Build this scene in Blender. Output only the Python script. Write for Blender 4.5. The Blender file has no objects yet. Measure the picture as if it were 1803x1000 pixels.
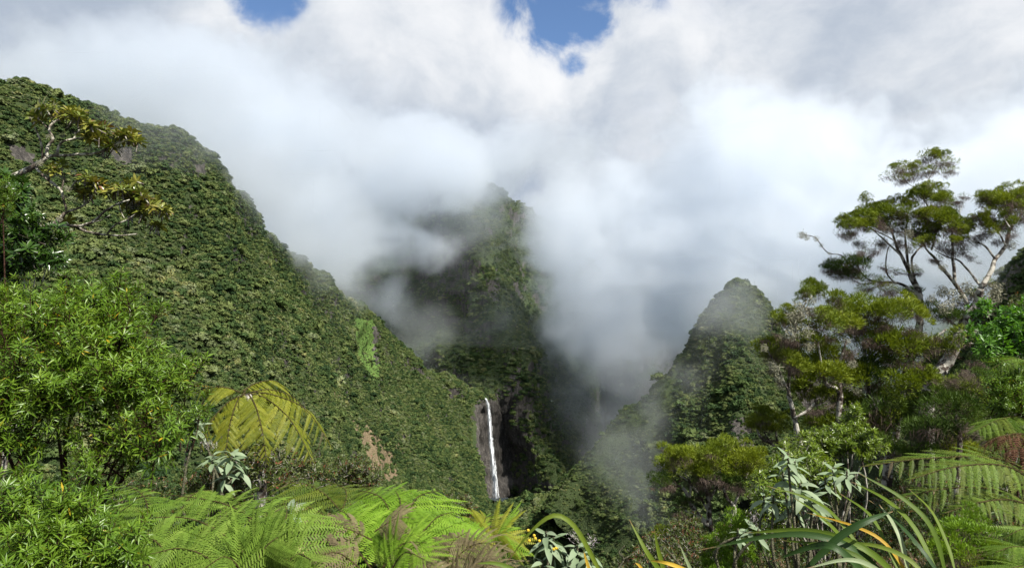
import bpy, bmesh, math, random
import numpy as np
from mathutils import Vector, Matrix, Euler, Quaternion

R = math.radians
rnd = random.Random(7)
rng = np.random.default_rng(7)
SC = bpy.context.scene
COL = SC.collection

# ------------------------------------------------------------------ camera, sky, sun, exposure
F = 1202.0                                   # focal length in photograph pixels (1803 wide): a 24 mm lens
cam_d = bpy.data.cameras.new('camera')
cam_d.sensor_width = 36.0
cam_d.lens = 24.0
cam_d.clip_start = 0.1
cam_d.clip_end = 30000.0
cam = bpy.data.objects.new('camera', cam_d)
COL.objects.link(cam)
cam.location = (0, 0, 0)
cam.rotation_euler = (R(90), 0, 0)           # level, looking along +Y
SC.camera = cam

SUN = Vector((0.50, -0.36, 0.79)).normalized()
sun_d = bpy.data.lights.new('sun', 'SUN')
sun_d.energy = 5.0
sun_d.angle = R(0.5)
sun_d.color = (1.0, 0.95, 0.86)
sun = bpy.data.objects.new('sun', sun_d)
COL.objects.link(sun)
sun.rotation_euler = SUN.to_track_quat('Z', 'Y').to_euler()

SC.view_settings.view_transform = 'Standard'
SC.view_settings.look = 'None'
SC.view_settings.exposure = 1.05
SC.view_settings.gamma = 1.0
SC.view_settings.use_curve_mapping = False
SC.render.engine = 'CYCLES'
cy = SC.cycles
cy.max_bounces = 16
cy.diffuse_bounces = 3
cy.glossy_bounces = 2
cy.transmission_bounces = 3
cy.transparent_max_bounces = 8
cy.volume_bounces = 14
cy.use_denoising = True
cy.volume_step_rate = 1.0
cy.volume_max_steps = 256


class E:
    """a socket one can do arithmetic with; works in shader and geometry node trees"""
    def __init__(s, t, sock): s.t, s.s = t, sock
    def _m(s, op, *o, clamp=False):
        n = s.t.nodes.new('ShaderNodeMath'); n.operation = op; n.use_clamp = clamp
        for i, v in enumerate((s,) + o):
            if isinstance(v, E): s.t.links.new(v.s, n.inputs[i])
            else: n.inputs[i].default_value = float(v)
        return E(s.t, n.outputs[0])
    def __add__(s, o): return s._m('ADD', o)
    __radd__ = __add__
    def __sub__(s, o): return s._m('SUBTRACT', o)
    def __rsub__(s, o): return (s * -1.0) + o
    def __mul__(s, o): return s._m('MULTIPLY', o)
    __rmul__ = __mul__
    def __truediv__(s, o): return s._m('DIVIDE', o)
    def max(s, o): return s._m('MAXIMUM', o)
    def min(s, o): return s._m('MINIMUM', o)
    def pow(s, o): return s._m('POWER', o)
    def smax(s, o, k): return s._m('SMOOTH_MAX', o, k)
    def exp(s): return s._m('EXPONENT')
    def clamp(s): return s._m('ADD', 0.0, clamp=True)
    def ramp(s, a, b):
        n = s.t.nodes.new('ShaderNodeMapRange'); n.interpolation_type = 'SMOOTHSTEP'
        s.t.links.new(s.s, n.inputs[0]); n.inputs[1].default_value = a; n.inputs[2].default_value = b
        n.inputs[3].default_value = 0.0; n.inputs[4].default_value = 1.0
        return E(s.t, n.outputs[0])


def lnk(t, v, sock):
    if isinstance(v, E): t.links.new(v.s, sock)
    elif hasattr(v, 'is_output'): t.links.new(v, sock)
    else: sock.default_value = v


def vmath(t, op, a, b=None, scale=None):
    n = t.nodes.new('ShaderNodeVectorMath'); n.operation = op
    lnk(t, a, n.inputs[0])
    if b is not None: lnk(t, b, n.inputs[1])
    if scale is not None: lnk(t, scale, n.inputs['Scale'])
    return n.outputs['Value'] if op in ('LENGTH', 'DOT_PRODUCT', 'DISTANCE') else n.outputs[0]


def noise(t, vec, scale, detail=4.0, rough=0.55, dist=0.0, color=False):
    n = t.nodes.new('ShaderNodeTexNoise')
    if vec is not None: lnk(t, vec, n.inputs['Vector'])
    n.inputs['Scale'].default_value = scale
    n.inputs['Detail'].default_value = detail
    n.inputs['Roughness'].default_value = rough
    n.inputs['Distortion'].default_value = dist
    return n.outputs['Color'] if color else E(t, n.outputs[0])


def ramp_col(t, fac, stops, mode='LINEAR'):
    n = t.nodes.new('ShaderNodeValToRGB'); n.color_ramp.interpolation = mode
    el = n.color_ramp.elements
    while len(el) < len(stops): el.new(0.5)
    for e, (p, c) in zip(el, stops):
        e.position = p; e.color = (*c, 1.0)
    lnk(t, fac, n.inputs[0])
    return n.outputs[0]


def mix_col(t, fac, a, b, mode='MIX'):
    n = t.nodes.new('ShaderNodeMix'); n.data_type = 'RGBA'; n.blend_type = mode
    lnk(t, fac, n.inputs[0])
    for v, i in ((a, 6), (b, 7)):
        if isinstance(v, tuple): n.inputs[i].default_value = (*v, 1.0)
        else: lnk(t, v, n.inputs[i])
    return n.outputs[2]


def combine(t, x, y, z):
    n = t.nodes.new('ShaderNodeCombineXYZ')
    for i, v in enumerate((x, y, z)): lnk(t, v, n.inputs[i])
    return n.outputs[0]


def separate(t, v):
    n = t.nodes.new('ShaderNodeSeparateXYZ'); lnk(t, v, n.inputs[0])
    return [E(t, o) for o in n.outputs]


def at(px, py, Y):
    """the point that stands Y metres away along the view axis and shows at pixel (px, py) of the photograph"""
    return Vector(((px - 901.5) / F * Y, Y, -(py - 500.0) / F * Y))


def ray(px, py):
    return at(px, py, 1.0).normalized()


# ------------------------------------------------------------------ world: clear sky behind broken cloud
world = bpy.data.worlds.new('World')
SC.world = world
world.use_nodes = True
wt = world.node_tree
wt.nodes.clear()
w_out = wt.nodes.new('ShaderNodeOutputWorld')
w_bg = wt.nodes.new('ShaderNodeBackground')
sky = wt.nodes.new('ShaderNodeTexSky')
sky.sky_type = 'NISHITA'
sky.sun_disc = False
sky.sun_elevation = math.asin(SUN.z)
sky.sun_rotation = math.atan2(SUN.x, SUN.y)
sky.altitude = 1500
sky.air_density = 1.0
sky.dust_density = 0.05
sky.ozone_density = 5.0
w_co = wt.nodes.new('ShaderNodeTexCoord')
d = vmath(wt, 'NORMALIZE', w_co.outputs['Generated'])
dx, dy, dz = separate(wt, d)
# cloud cover: a soft broken deck; gaps where the photograph shows blue
warp = noise(wt, d, 3.0, 3.0, 0.5, color=True)
dw = vmath(wt, 'ADD', d, vmath(wt, 'SCALE', vmath(wt, 'SUBTRACT', warp, (0.5, 0.5, 0.5)), scale=0.16))
big = noise(wt, dw, 2.3, 7.0, 0.55)
puff = noise(wt, dw, 5.5, 9.0, 0.58)
gap = None
for px, py, r, a in ((985, -14, 0.105, 1.1), (1055, 25, 0.06, 1.0), (920, 12, 0.06, 0.8), (1018, 100, 0.035, 0.9), (1075, -70, 0.12, 1.0),
                     (482, -6, 0.062, 1.15), (440, -60, 0.07, 1.0), (770, 68, 0.03, 0.25), (1300, -420, 0.25, 1.0), (300, -500, 0.2, 1.0),
                     (-900, 0, 0.22, 0.8), (2900, 100, 0.22, 0.8)):
    g = ray(px, py)
    q = E(wt, vmath(wt, 'DISTANCE', dw, tuple(g)))
    v = (1.0 - q / r).max(0.0) * a
    gap = v if gap is None else gap.smax(v, 0.15)
ragged = noise(wt, dw, 11.0, 8.0, 0.62)
cover = 1.0 - (gap * 1.5 + (puff - 0.5) * 2.2 + (ragged - 0.5) * 2.2 - 0.22).ramp(0.0, 0.8) * gap.ramp(0.0, 0.45)
# brightness of the deck: tall sunlit heads and grey undersides
lit = None
for px, py, r, a in ((900, 95, 0.15, 1.0), (970, 130, 0.09, 0.7), (370, 15, 0.12, 0.9), (700, -10, 0.16, 0.7), (1130, 10, 0.12, 0.8),
                     (1300, 110, 0.22, 0.75), (1180, 300, 0.20, 0.45), (1750, 0, 0.16, 0.7), (1760, 160, 0.14, 0.4), (950, 270, 0.10, 0.35),
                     (600, 40, .2, .4)):
    g = ray(px, py)
    q = E(wt, vmath(wt, 'DISTANCE', dw, tuple(g)))
    v = (1.0 - q / r).max(0.0).pow(0.8) * a
    lit = v if lit is None else lit + v
fine = noise(wt, vmath(wt, 'MULTIPLY', dw, (1.0, 1.0, 1.4)), 13.0, 9.0, 0.62)
tone = (lit * 0.62 + (puff - 0.5) * 1.05 + (big - 0.5) * 0.55 + (fine - 0.5) * 0.65 + 0.10).ramp(-0.15, 1.0)
cl = ramp_col(wt, tone, [(0.0, (0.215, 0.248, 0.30)), (0.30, (0.262, 0.292, 0.338)), (0.6, (0.338, 0.360, 0.392)), (1.0, (0.47, 0.475, 0.485))])
blue = vmath(wt, 'SCALE', sky.outputs[0], scale=0.075)
w_col = mix_col(wt, cover, blue, cl)
wt.links.new(w_col, w_bg.inputs[0])
w_bg.inputs[1].default_value = 1.0
wt.links.new(w_bg.outputs[0], w_out.inputs[0])

# ------------------------------------------------------------------ helpers: objects, noise, lofts
def new_mesh(name, verts, faces, mats=(), smooth=False):
    me = bpy.data.meshes.new(name)
    verts = np.asarray(verts, dtype=np.float32).reshape(-1, 3)
    me.vertices.add(len(verts)); me.vertices.foreach_set('co', verts.ravel())
    if isinstance(faces, np.ndarray):
        n, k = faces.shape
        me.loops.add(n * k); me.loops.foreach_set('vertex_index', faces.ravel().astype(np.int32))
        me.polygons.add(n); me.polygons.foreach_set('loop_start', np.arange(0, n * k, k, dtype=np.int32))
        me.update(calc_edges=True)
    else:
        tot = sum(len(f) for f in faces)
        me.loops.add(tot); me.loops.foreach_set('vertex_index', np.fromiter((i for f in faces for i in f), np.int32, tot))
        st = np.cumsum([0] + [len(f) for f in faces])[:-1]
        me.polygons.add(len(faces)); me.polygons.foreach_set('loop_start', st.astype(np.int32))
        me.update(calc_edges=True)
    for m in mats: me.materials.append(m)
    if smooth: me.polygons.foreach_set('use_smooth', np.ones(len(me.polygons), dtype=bool))
    return me


def link(name, data, parent=None, loc=None, rot=None, scale=None):
    o = bpy.data.objects.new(name, data); COL.objects.link(o)
    if parent is not None: o.parent = parent
    if loc is not None: o.location = loc
    if rot is not None: o.rotation_euler = rot
    if scale is not None: o.scale = (scale,) * 3 if isinstance(scale, (int, float)) else scale
    return o


def tag(o, label=None, cat=None, group=None, kind=None):
    for k, v in (('label', label), ('category', cat), ('group', group), ('kind', kind)):
        if v: o[k] = v
    return o


def thing(name, label, cat, loc, group=None, rotz=0.0):
    return tag(link(name, None, loc=loc, rot=(0, 0, rotz)), label, cat, group)


_perm = np.random.default_rng(3).permutation(256).astype(np.int64)
_grad = np.random.default_rng(4).normal(size=(256, 3)); _grad /= np.linalg.norm(_grad, axis=1)[:, None]


def pnoise(p):
    """gradient noise at points (n, 3), about -0.6..0.6"""
    i = np.floor(p).astype(np.int64); f = p - i; u = f * f * f * (f * (f * 6 - 15) + 10)
    out = 0
    for a in (0, 1):
        for b in (0, 1):
            for c in (0, 1):
                h = _perm[(_perm[(_perm[(i[:, 0] + a) & 255] + i[:, 1] + b) & 255] + i[:, 2] + c) & 255]
                g = _grad[h]
                dt = (g * (f - np.array([a, b, c]))).sum(1)
                w = (u[:, 0] if a else 1 - u[:, 0]) * (u[:, 1] if b else 1 - u[:, 1]) * (u[:, 2] if c else 1 - u[:, 2])
                out = out + w * dt
    return out


def fbm(p, octaves=4, gain=0.5, lac=2.03, ridged=False):
    a, s, t = 1.0, 0.0, 0.0
    for _ in range(octaves):
        n = pnoise(p)
        s = s + a * ((0.5 - np.abs(n) * 2) if ridged else n); t += a; a *= gain; p = p * lac + 17.3
    return s / t * (1.0 if ridged else 1.8)


def resample(P, n):
    """cubic (Catmull-Rom) resampling of control points (k, ..., 3) along axis 0 to n rows"""
    k = P.shape[0]
    x = np.linspace(0, k - 1, n); i = np.minimum(x.astype(int), k - 2); t = (x - i).reshape(-1, *([1] * (P.ndim - 1)))
    g = lambda j: P[np.clip(j, 0, k - 1)]
    p0, p1, p2, p3 = g(i - 1), g(i), g(i + 1), g(i + 2)
    p0 = np.where((i == 0).reshape(t.shape), 2 * p1 - p2, p0)
    p3 = np.where((i == k - 2).reshape(t.shape), 2 * p2 - p1, p3)
    return 0.5 * (2 * p1 + (p2 - p0) * t + (2 * p0 - 5 * p1 + 4 * p2 - p3) * t * t + (3 * p1 - p0 - 3 * p2 + p3) * t ** 3)


def loft(name, rows, nu, nv, mat, rough, gully=None, ribs=None, back=None, seed=0.0, kind='structure', label=None):
    """a hillside: rows run from the crest to the foot, each a list of (px, py, Y); back = how the far side falls away"""
    P = np.array([[at(*c) for c in r] for r in rows], dtype=float)          # (nv0, nu0, 3)
    if back is not None:
        top = P[0]
        away = np.array(back)                                               # (dx, dy, dz) beyond the crest
        P = np.concatenate([(top + away)[None], (top + away * np.array([.45, .45, .28]))[None], P])
    G = resample(P, nv)
    G = resample(np.swapaxes(G, 0, 1), nu)                                  # (nu, nv, 3)
    du = np.gradient(G, axis=0); dv = np.gradient(G, axis=1)
    N = np.cross(du, dv); N /= np.linalg.norm(N, axis=2)[..., None] + 1e-9
    flip = np.sign((N * (-G)).sum(2).mean()) or 1.0
    N *= flip
    flat = G.reshape(-1, 3)
    disp = np.zeros(len(flat))
    for scale, amp, oc in rough:
        disp += fbm(flat / scale + seed, oc) * amp
    if gully:
        for scale, amp, zs in gully:
            q = flat.copy(); q[:, 2] *= zs
            disp += fbm(q / scale + seed + 5, 3, ridged=True) * amp
    if ribs:
        arc = np.concatenate([[0], np.cumsum(np.linalg.norm(np.diff(G.mean(1), axis=0), axis=1))])
        U, W = np.meshgrid(arc, np.linspace(0, 1, nv), indexing='ij')
        for period, amp, drift in ribs:
            q = np.stack([U.ravel() / period + W.ravel() * drift, W.ravel() * 1.6 + seed, U.ravel() * 0 + seed * 3], 1)
            disp += fbm(q, 3, ridged=True) * amp * np.clip(np.minimum(W.ravel() * 6, 1), 0.15, 1)
    flat = flat + N.reshape(-1, 3) * disp[:, None]
    idx = np.arange(nu * nv).reshape(nu, nv)
    q = np.stack([idx[:-1, :-1], idx[1:, :-1], idx[1:, 1:], idx[:-1, 1:]], -1).reshape(-1, 4)
    if flip < 0: q = q[:, ::-1]
    me = new_mesh(name, flat, np.ascontiguousarray(q), [mat], smooth=True)
    o = link(name, me)
    o['kind'] = kind
    if label: o['label'] = label
    return o


def mat_new(name):
    m = bpy.data.materials.new(name); m.use_nodes = True
    t = m.node_tree; t.nodes.clear()
    out = t.nodes.new('ShaderNodeOutputMaterial')
    return m, t, out


def principled(t, out, col, rough=0.7, spec=0.3, normal=None, translucent=None, tw=0.35):
    b = t.nodes.new('ShaderNodeBsdfPrincipled')
    if isinstance(col, tuple): b.inputs['Base Color'].default_value = (*col, 1)
    else: lnk(t, col, b.inputs['Base Color'])
    lnk(t, rough, b.inputs['Roughness'])
    b.inputs['Specular IOR Level'].default_value = spec
    if normal is not None: t.links.new(normal, b.inputs['Normal'])
    sh = b.outputs[0]
    if translucent is not None:
        tr = t.nodes.new('ShaderNodeBsdfTranslucent')
        if isinstance(translucent, tuple): tr.inputs[0].default_value = (*translucent, 1)
        else: lnk(t, translucent, tr.inputs[0])
        mx = t.nodes.new('ShaderNodeMixShader'); mx.inputs[0].default_value = tw
        t.links.new(sh, mx.inputs[1]); t.links.new(tr.outputs[0], mx.inputs[2]); sh = mx.outputs[0]
    t.links.new(sh, out.inputs[0])
    return b


def bump(t, h, dist=0.2, strength=1.0):
    n = t.nodes.new('ShaderNodeBump'); n.inputs['Distance'].default_value = dist; n.inputs['Strength'].default_value = strength
    lnk(t, h, n.inputs['Height']); return n.outputs[0]


def position(t):
    n = t.nodes.new('ShaderNodeNewGeometry'); return n.outputs['Position'], n


def mat_hill(name, low, high, rock_a, rock_b, rock_bias):
    """undergrowth where the slope is gentle, streaked rock where it is steep"""
    m, t, out = mat_new(name)
    pos, geo = position(t)
    nz = separate(t, geo.outputs['Normal'])[2]
    x, y, z = separate(t, pos)
    veg = ramp_col(t, noise(t, pos, 0.06, 6.0, 0.65), [(0.3, low), (0.7, high)])
    streak = noise(t, combine(t, x * 0.16, y * 0.16, z * 0.02), 1.0, 6.0, 0.65)
    fine = noise(t, pos, 0.25, 6.0, 0.7)
    rock = ramp_col(t, streak * 0.65 + fine * 0.35, [(0.32, rock_a), (0.68, rock_b)])
    steep = (nz + (noise(t, pos, 0.03, 5.0, 0.6) - 0.5) * 0.6).ramp(rock_bias + 0.10, rock_bias - 0.06)
    col = mix_col(t, steep, veg, rock)
    principled(t, out, col, 0.9, 0.1, bump(t, streak * 2.0 + fine, 3.0, 0.8))
    return m


M_HILL = mat_hill('hillside', (0.020, 0.032, 0.012), (0.05, 0.07, 0.025), (0.03, 0.028, 0.026), (0.19, 0.17, 0.145), 0.30)
M_CLIFF = mat_hill('cliffside', (0.020, 0.034, 0.016), (0.045, 0.065, 0.03), (0.018, 0.018, 0.019), (0.115, 0.105, 0.095), 0.36)


def mat_plain(name, a, b, scale, rough=0.9, bd=0.3):
    m, t, out = mat_new(name)
    pos, geo = position(t)
    n = noise(t, pos, scale, 7.0, 0.65)
    principled(t, out, ramp_col(t, n, [(0.3, a), (0.7, b)]), rough, 0.1, bump(t, n, bd))
    return m


M_FLOOR = mat_plain('valley_ground', (0.018, 0.030, 0.012), (0.05, 0.065, 0.028), 0.05)

# ------------------------------------------------------------------ the valley and its mountainsides
ground = link('ground', new_mesh('ground', [(-12000, -12000, -470), (12000, -12000, -470), (12000, 12000, -470), (-12000, 12000, -470)],
                                 [(0, 1, 2, 3)], [M_FLOOR]))
ground['kind'] = 'structure'

left_rows = [   # crest to foot; columns run from the left edge of the photograph to the lip of the waterfall
    [(-420, 160, 560), (-180, 158, 580), (0, 172, 600), (60, 178, 640), (150, 206, 650), (235, 248, 660), (320, 256, 700), (365, 296, 750), (430, 380, 830), (500, 447, 930), (575, 507, 1060), (655, 574, 1250), (735, 646, 1350), (800, 674, 1400), (850, 702, 1428)],
    [(-420, 250, 520), (-180, 230, 535), (0, 240, 555), (75, 262, 585), (160, 290, 600), (240, 320, 620), (320, 330, 655), (385, 370, 705), (445, 450, 780), (505, 520, 870), (575, 570, 990), (650, 620, 1160), (722, 672, 1290), (792, 700, 1350), (843, 730, 1395)],
    [(-420, 420, 440), (-180, 400, 455), (0, 400, 470), (90, 410, 500), (170, 430, 520), (250, 450, 540), (330, 460, 575), (405, 510, 620), (460, 580, 690), (515, 640, 770), (575, 690, 880), (640, 720, 1020), (705, 745, 1150), (775, 765, 1240), (840, 790, 1330)],
    [(-420, 620, 370), (-180, 600, 380), (0, 600, 390), (100, 600, 415), (180, 610, 435), (260, 620, 455), (340, 640, 485), (420, 680, 530), (470, 740, 590), (525, 790, 660), (580, 830, 760), (640, 850, 880), (700, 850, 1000), (770, 850, 1100), (846, 845, 1250)],
    [(-420, 850, 300), (-180, 850, 310), (0, 850, 320), (100, 850, 340), (180, 860, 360), (260, 870, 380), (340, 890, 410), (420, 920, 450), (480, 950, 510), (540, 970, 580), (600, 985, 660), (660, 985, 760), (720, 975, 880), (790, 950, 990), (862, 905, 1150)],
    [(-420, 1150, 260), (-180, 1150, 270), (0, 1150, 275), (100, 1150, 290), (180, 1150, 310), (260, 1160, 330), (340, 1170, 360), (420, 1180, 390), (480, 1190, 440), (540, 1190, 500), (600, 1190, 560), (660, 1180, 640), (720, 1150, 740), (800, 1110, 850), (885, 1040, 950)],
]
hill_left = loft('mountain_slope', left_rows, 330, 170, M_HILL, [(160, 16, 4), (40, 7, 3)], gully=[(55, 5, .5)], ribs=[(150, 30, .9), (55, 9, .5)], back=(-130, 330, -190), seed=1.0,
                 label='forested mountainside filling the left of the valley')

mid_rows = [    # the massif behind the waterfall with the spur that comes towards us
    [(600, 400, 2100), (660, 370, 2080), (720, 340, 2020), (765, 318, 1980), (795, 312, 1960), (835, 322, 1990), (890, 350, 2060), (960, 400, 2200), (1060, 480, 2450)],
    [(590, 430, 2000), (655, 410, 1990), (717, 385, 1960), (768, 365, 1900), (800, 362, 1850), (840, 370, 1900), (895, 395, 1980), (965, 440, 2150), (1060, 510, 2430)],
    [(560, 460, 1900), (640, 450, 1920), (715, 450, 1930), (775, 440, 1860), (828, 435, 1740), (862, 440, 1770), (905, 450, 1900), (970, 480, 2080), (1060, 540, 2350)],
    [(580, 540, 1800), (645, 540, 1850), (715, 535, 1880), (785, 530, 1810), (848, 505, 1665), (882, 510, 1680), (918, 530, 1800), (975, 560, 1990), (1060, 600, 2250)],
    [(600, 590, 1700), (650, 600, 1750), (715, 595, 1800), (785, 595, 1740), (845, 575, 1610), (890, 570, 1590), (930, 590, 1700), (980, 620, 1900), (1060, 650, 2200)],
    [(620, 640, 1560), (680, 650, 1580), (735, 645, 1650), (785, 620, 1600), (850, 630, 1560), (905, 630, 1520), (940, 640, 1570), (980, 665, 1760), (1060, 690, 2130)],
    [(640, 700, 1480), (700, 700, 1500), (755, 695, 1520), (800, 680, 1520), (848, 680, 1490), (900, 690, 1470), (940, 705, 1500), (985, 720, 1670), (1060, 740, 2050)],
    [(660, 740, 1450), (720, 740, 1450), (780, 735, 1450), (834, 715, 1445), (858, 712, 1450), (890, 740, 1490), (935, 755, 1460), (985, 770, 1600), (1060, 800, 1990)],
    [(670, 800, 1440), (730, 800, 1440), (790, 790, 1440), (836, 790, 1425), (872, 790, 1475), (905, 800, 1500), (945, 800, 1440), (978, 810, 1500), (1060, 850, 1930)],
    [(680, 860, 1430), (740, 860, 1430), (800, 860, 1430), (846, 860, 1420), (884, 868, 1470), (915, 872, 1500), (955, 862, 1400), (990, 850, 1440), (1060, 900, 1880)],
    [(690, 960, 1400), (750, 960, 1400), (810, 960, 1400), (855, 940, 1380), (890, 930, 1420), (925, 930, 1450), (965, 930, 1370), (1000, 930, 1400), (1060, 980, 1840)],
]
hill_mid = loft('central_massif', mid_rows, 240, 260, M_CLIFF, [(130, 20, 4), (35, 9, 4)], gully=[(60, 12, .35)], ribs=[(90, 26, .3)], back=(0, 500, -100), seed=9.0,
                label='steep forested massif with a spur behind the waterfall')

back_rows = [
    [(800, 510, 2500), (930, 510, 2500), (1000, 510, 2450), (1060, 510, 2430), (1120, 510, 2420), (1180, 510, 2400), (1250, 510, 2400), (1330, 510, 2400), (1500, 600, 2450), (1750, 640, 2500)],
    [(800, 570, 2350), (930, 570, 2330), (1000, 570, 2270), (1060, 570, 2300), (1120, 570, 2240), (1180, 570, 2260), (1250, 570, 2280), (1330, 570, 2300), (1500, 640, 2350), (1750, 680, 2400)],
    [(800, 620, 2250), (930, 610, 2150), (1000, 600, 2070), (1060, 610, 2130), (1120, 600, 2030), (1180, 590, 2080), (1250, 590, 2150), (1330, 600, 2200), (1500, 680, 2250), (1750, 720, 2300)],
    [(800, 760, 2150), (930, 720, 2080), (1000, 720, 1990), (1060, 740, 2070), (1120, 740, 1950), (1180, 730, 2030), (1250, 730, 2100), (1330, 750, 2150), (1500, 780, 2200), (1750, 780, 2250)],
    [(800, 860, 2080), (930, 840, 2020), (1000, 840, 1900), (1060, 850, 2000), (1120, 850, 1880), (1180, 850, 1980), (1250, 860, 2050), (1330, 870, 2100), (1500, 880, 2150), (1750, 900, 2200)],
]
hill_back = loft('canyon_wall', back_rows, 220, 110, M_CLIFF, [(200, 30, 4), (50, 12, 4)], gully=[(90, 34, .18)], back=(0, 500, -60), seed=21.0,
                 label='shaded canyon wall behind the drifting mist')

peak_rows = [   # the rounded peak on the right and the ridge that runs down from it to the left
    [(960, 905, 1010), (1030, 812, 1080), (1095, 745, 1110), (1160, 695, 1130), (1186, 655, 1170), (1222, 600, 1200), (1252, 545, 1215), (1280, 518, 1222), (1304, 509, 1225), (1326, 518, 1222), (1345, 548, 1210), (1358, 590, 1190), (1378, 660, 1190), (1420, 730, 1190), (1560, 760, 1190), (1900, 760, 1190)],
    [(985, 930, 965), (1052, 840, 1030), (1115, 780, 1055), (1175, 725, 1060), (1200, 690, 1085), (1232, 640, 1110), (1256, 590, 1130), (1281, 560, 1140), (1303, 550, 1145), (1323, 560, 1140), (1340, 590, 1130), (1356, 630, 1120), (1385, 690, 1110), (1430, 760, 1100), (1560, 790, 1090), (1900, 790, 1090)],
    [(1020, 960, 900), (1085, 880, 950), (1145, 830, 960), (1195, 780, 960), (1222, 750, 980), (1248, 710, 1000), (1266, 670, 1020), (1284, 640, 1035), (1302, 630, 1040), (1320, 640, 1035), (1337, 670, 1020), (1360, 710, 1000), (1410, 760, 980), (1510, 800, 960), (1660, 820, 960), (1900, 800, 960)],
    [(1050, 1010, 820), (1110, 940, 850), (1165, 900, 850), (1215, 860, 850), (1243, 830, 865), (1266, 800, 880), (1282, 770, 895), (1296, 745, 905), (1310, 740, 910), (1328, 750, 905), (1350, 775, 890), (1375, 810, 870), (1425, 850, 850), (1520, 890, 830), (1670, 900, 830), (1900, 900, 830)],
    [(1070, 1100, 720), (1130, 1040, 730), (1185, 1010, 730), (1235, 980, 725), (1265, 950, 735), (1286, 930, 745), (1300, 910, 755), (1312, 890, 765), (1325, 885, 770), (1345, 890, 765), (1370, 910, 750), (1395, 940, 730), (1445, 980, 700), (1540, 1000, 680), (1690, 1010, 680), (1900, 1010, 680)],
]
hill_peak = loft('rounded_peak', peak_rows, 300, 150, M_HILL, [(110, 12, 4), (30, 6, 3)], gully=[(60, 7, .4)], ribs=[(110, 18, .3)], back=(60, 330, -300), seed=33.0,
                 label='rounded forested peak half veiled in cloud on the right')

right_rows = [
    [(1540, 740, 980), (1600, 680, 940), (1660, 625, 900), (1735, 550, 850), (1820, 440, 800), (1900, 390, 780), (2100, 330, 760), (2400, 260, 740)],
    [(1540, 790, 880), (1600, 740, 850), (1670, 690, 810), (1745, 620, 770), (1820, 530, 730), (1900, 500, 710), (2100, 440, 690), (2400, 380, 670)],
    [(1560, 760, 720), (1640, 740, 700), (1700, 720, 680), (1760, 700, 650), (1820, 680, 620), (1900, 650, 600), (2100, 600, 580), (2400, 560, 560)],
    [(1560, 950, 600), (1640, 940, 580), (1700, 930, 560), (1760, 920, 540), (1820, 910, 510), (1900, 900, 490), (2100, 880, 470), (2400, 860, 450)],
]
hill_right = loft('far_right_slope', right_rows, 110, 80, M_HILL, [(110, 12, 4), (30, 6, 3)], back=(130, 300, -150), seed=44.0,
                  label='dark forested slope behind the trees at the right edge')

floor_rows = [  # wooded mound on the canyon floor in front of the fall, then the gorge
    [(820, 925, 1330), (868, 895, 1350), (920, 878, 1330), (975, 866, 1320), (1040, 868, 1300), (1085, 885, 1280), (1130, 880, 1280), (1180, 870, 1270)],
    [(820, 960, 1200), (870, 935, 1210), (930, 915, 1190), (985, 905, 1180), (1050, 910, 1160), (1090, 930, 1140), (1140, 930, 1130), (1200, 920, 1120)],
    [(820, 1010, 1050), (880, 985, 1050), (940, 970, 1030), (1000, 965, 1010), (1060, 970, 1000), (1100, 985, 990), (1150, 985, 980), (1220, 980, 970)],
    [(820, 1100, 900), (890, 1090, 890), (960, 1080, 870), (1020, 1070, 850), (1080, 1070, 840), (1120, 1080, 830), (1170, 1080, 820), (1250, 1080, 810)],
]
hill_floor = loft('valley_floor', floor_rows, 110, 80, M_HILL, [(90, 9, 4), (28, 5, 3)], back=(0, 60, -120), seed=55.0,
                  label='wooded mound on the canyon floor below the waterfall')

# ------------------------------------------------------------------ the forest that covers the slopes
def mat_canopy(name, stops, sub=0.12):
    m, t, out = mat_new(name)
    info = t.nodes.new('ShaderNodeObjectInfo')
    pos, geo = position(t)
    r = E(t, info.outputs['Random'])
    patch = noise(t, pos, 0.016, 5.0, 0.6)
    fine = noise(t, pos, 0.9, 3.0, 0.6)
    f = r * 0.62 + (patch - .5) * 1.1 + (fine - 0.5) * 0.30 + 0.18
    col = ramp_col(t, f, stops)
    principled(t, out, col, 0.75, 0.12, translucent=col, tw=sub)
    return m


CAN = [(0.00, (0.012, 0.028, 0.011)), (0.18, (0.024, 0.048, 0.016)), (0.40, (0.050, 0.082, 0.024)), (0.56, (0.080, 0.110, 0.032)), (0.72, (0.115, 0.140, 0.046)),
       (0.84, (0.120, 0.148, 0.080)), (0.92, (0.20, 0.20, 0.06)), (1.0, (0.19, 0.215, 0.14))]
M_CANOPY = mat_canopy('forest_canopy', CAN)


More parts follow.
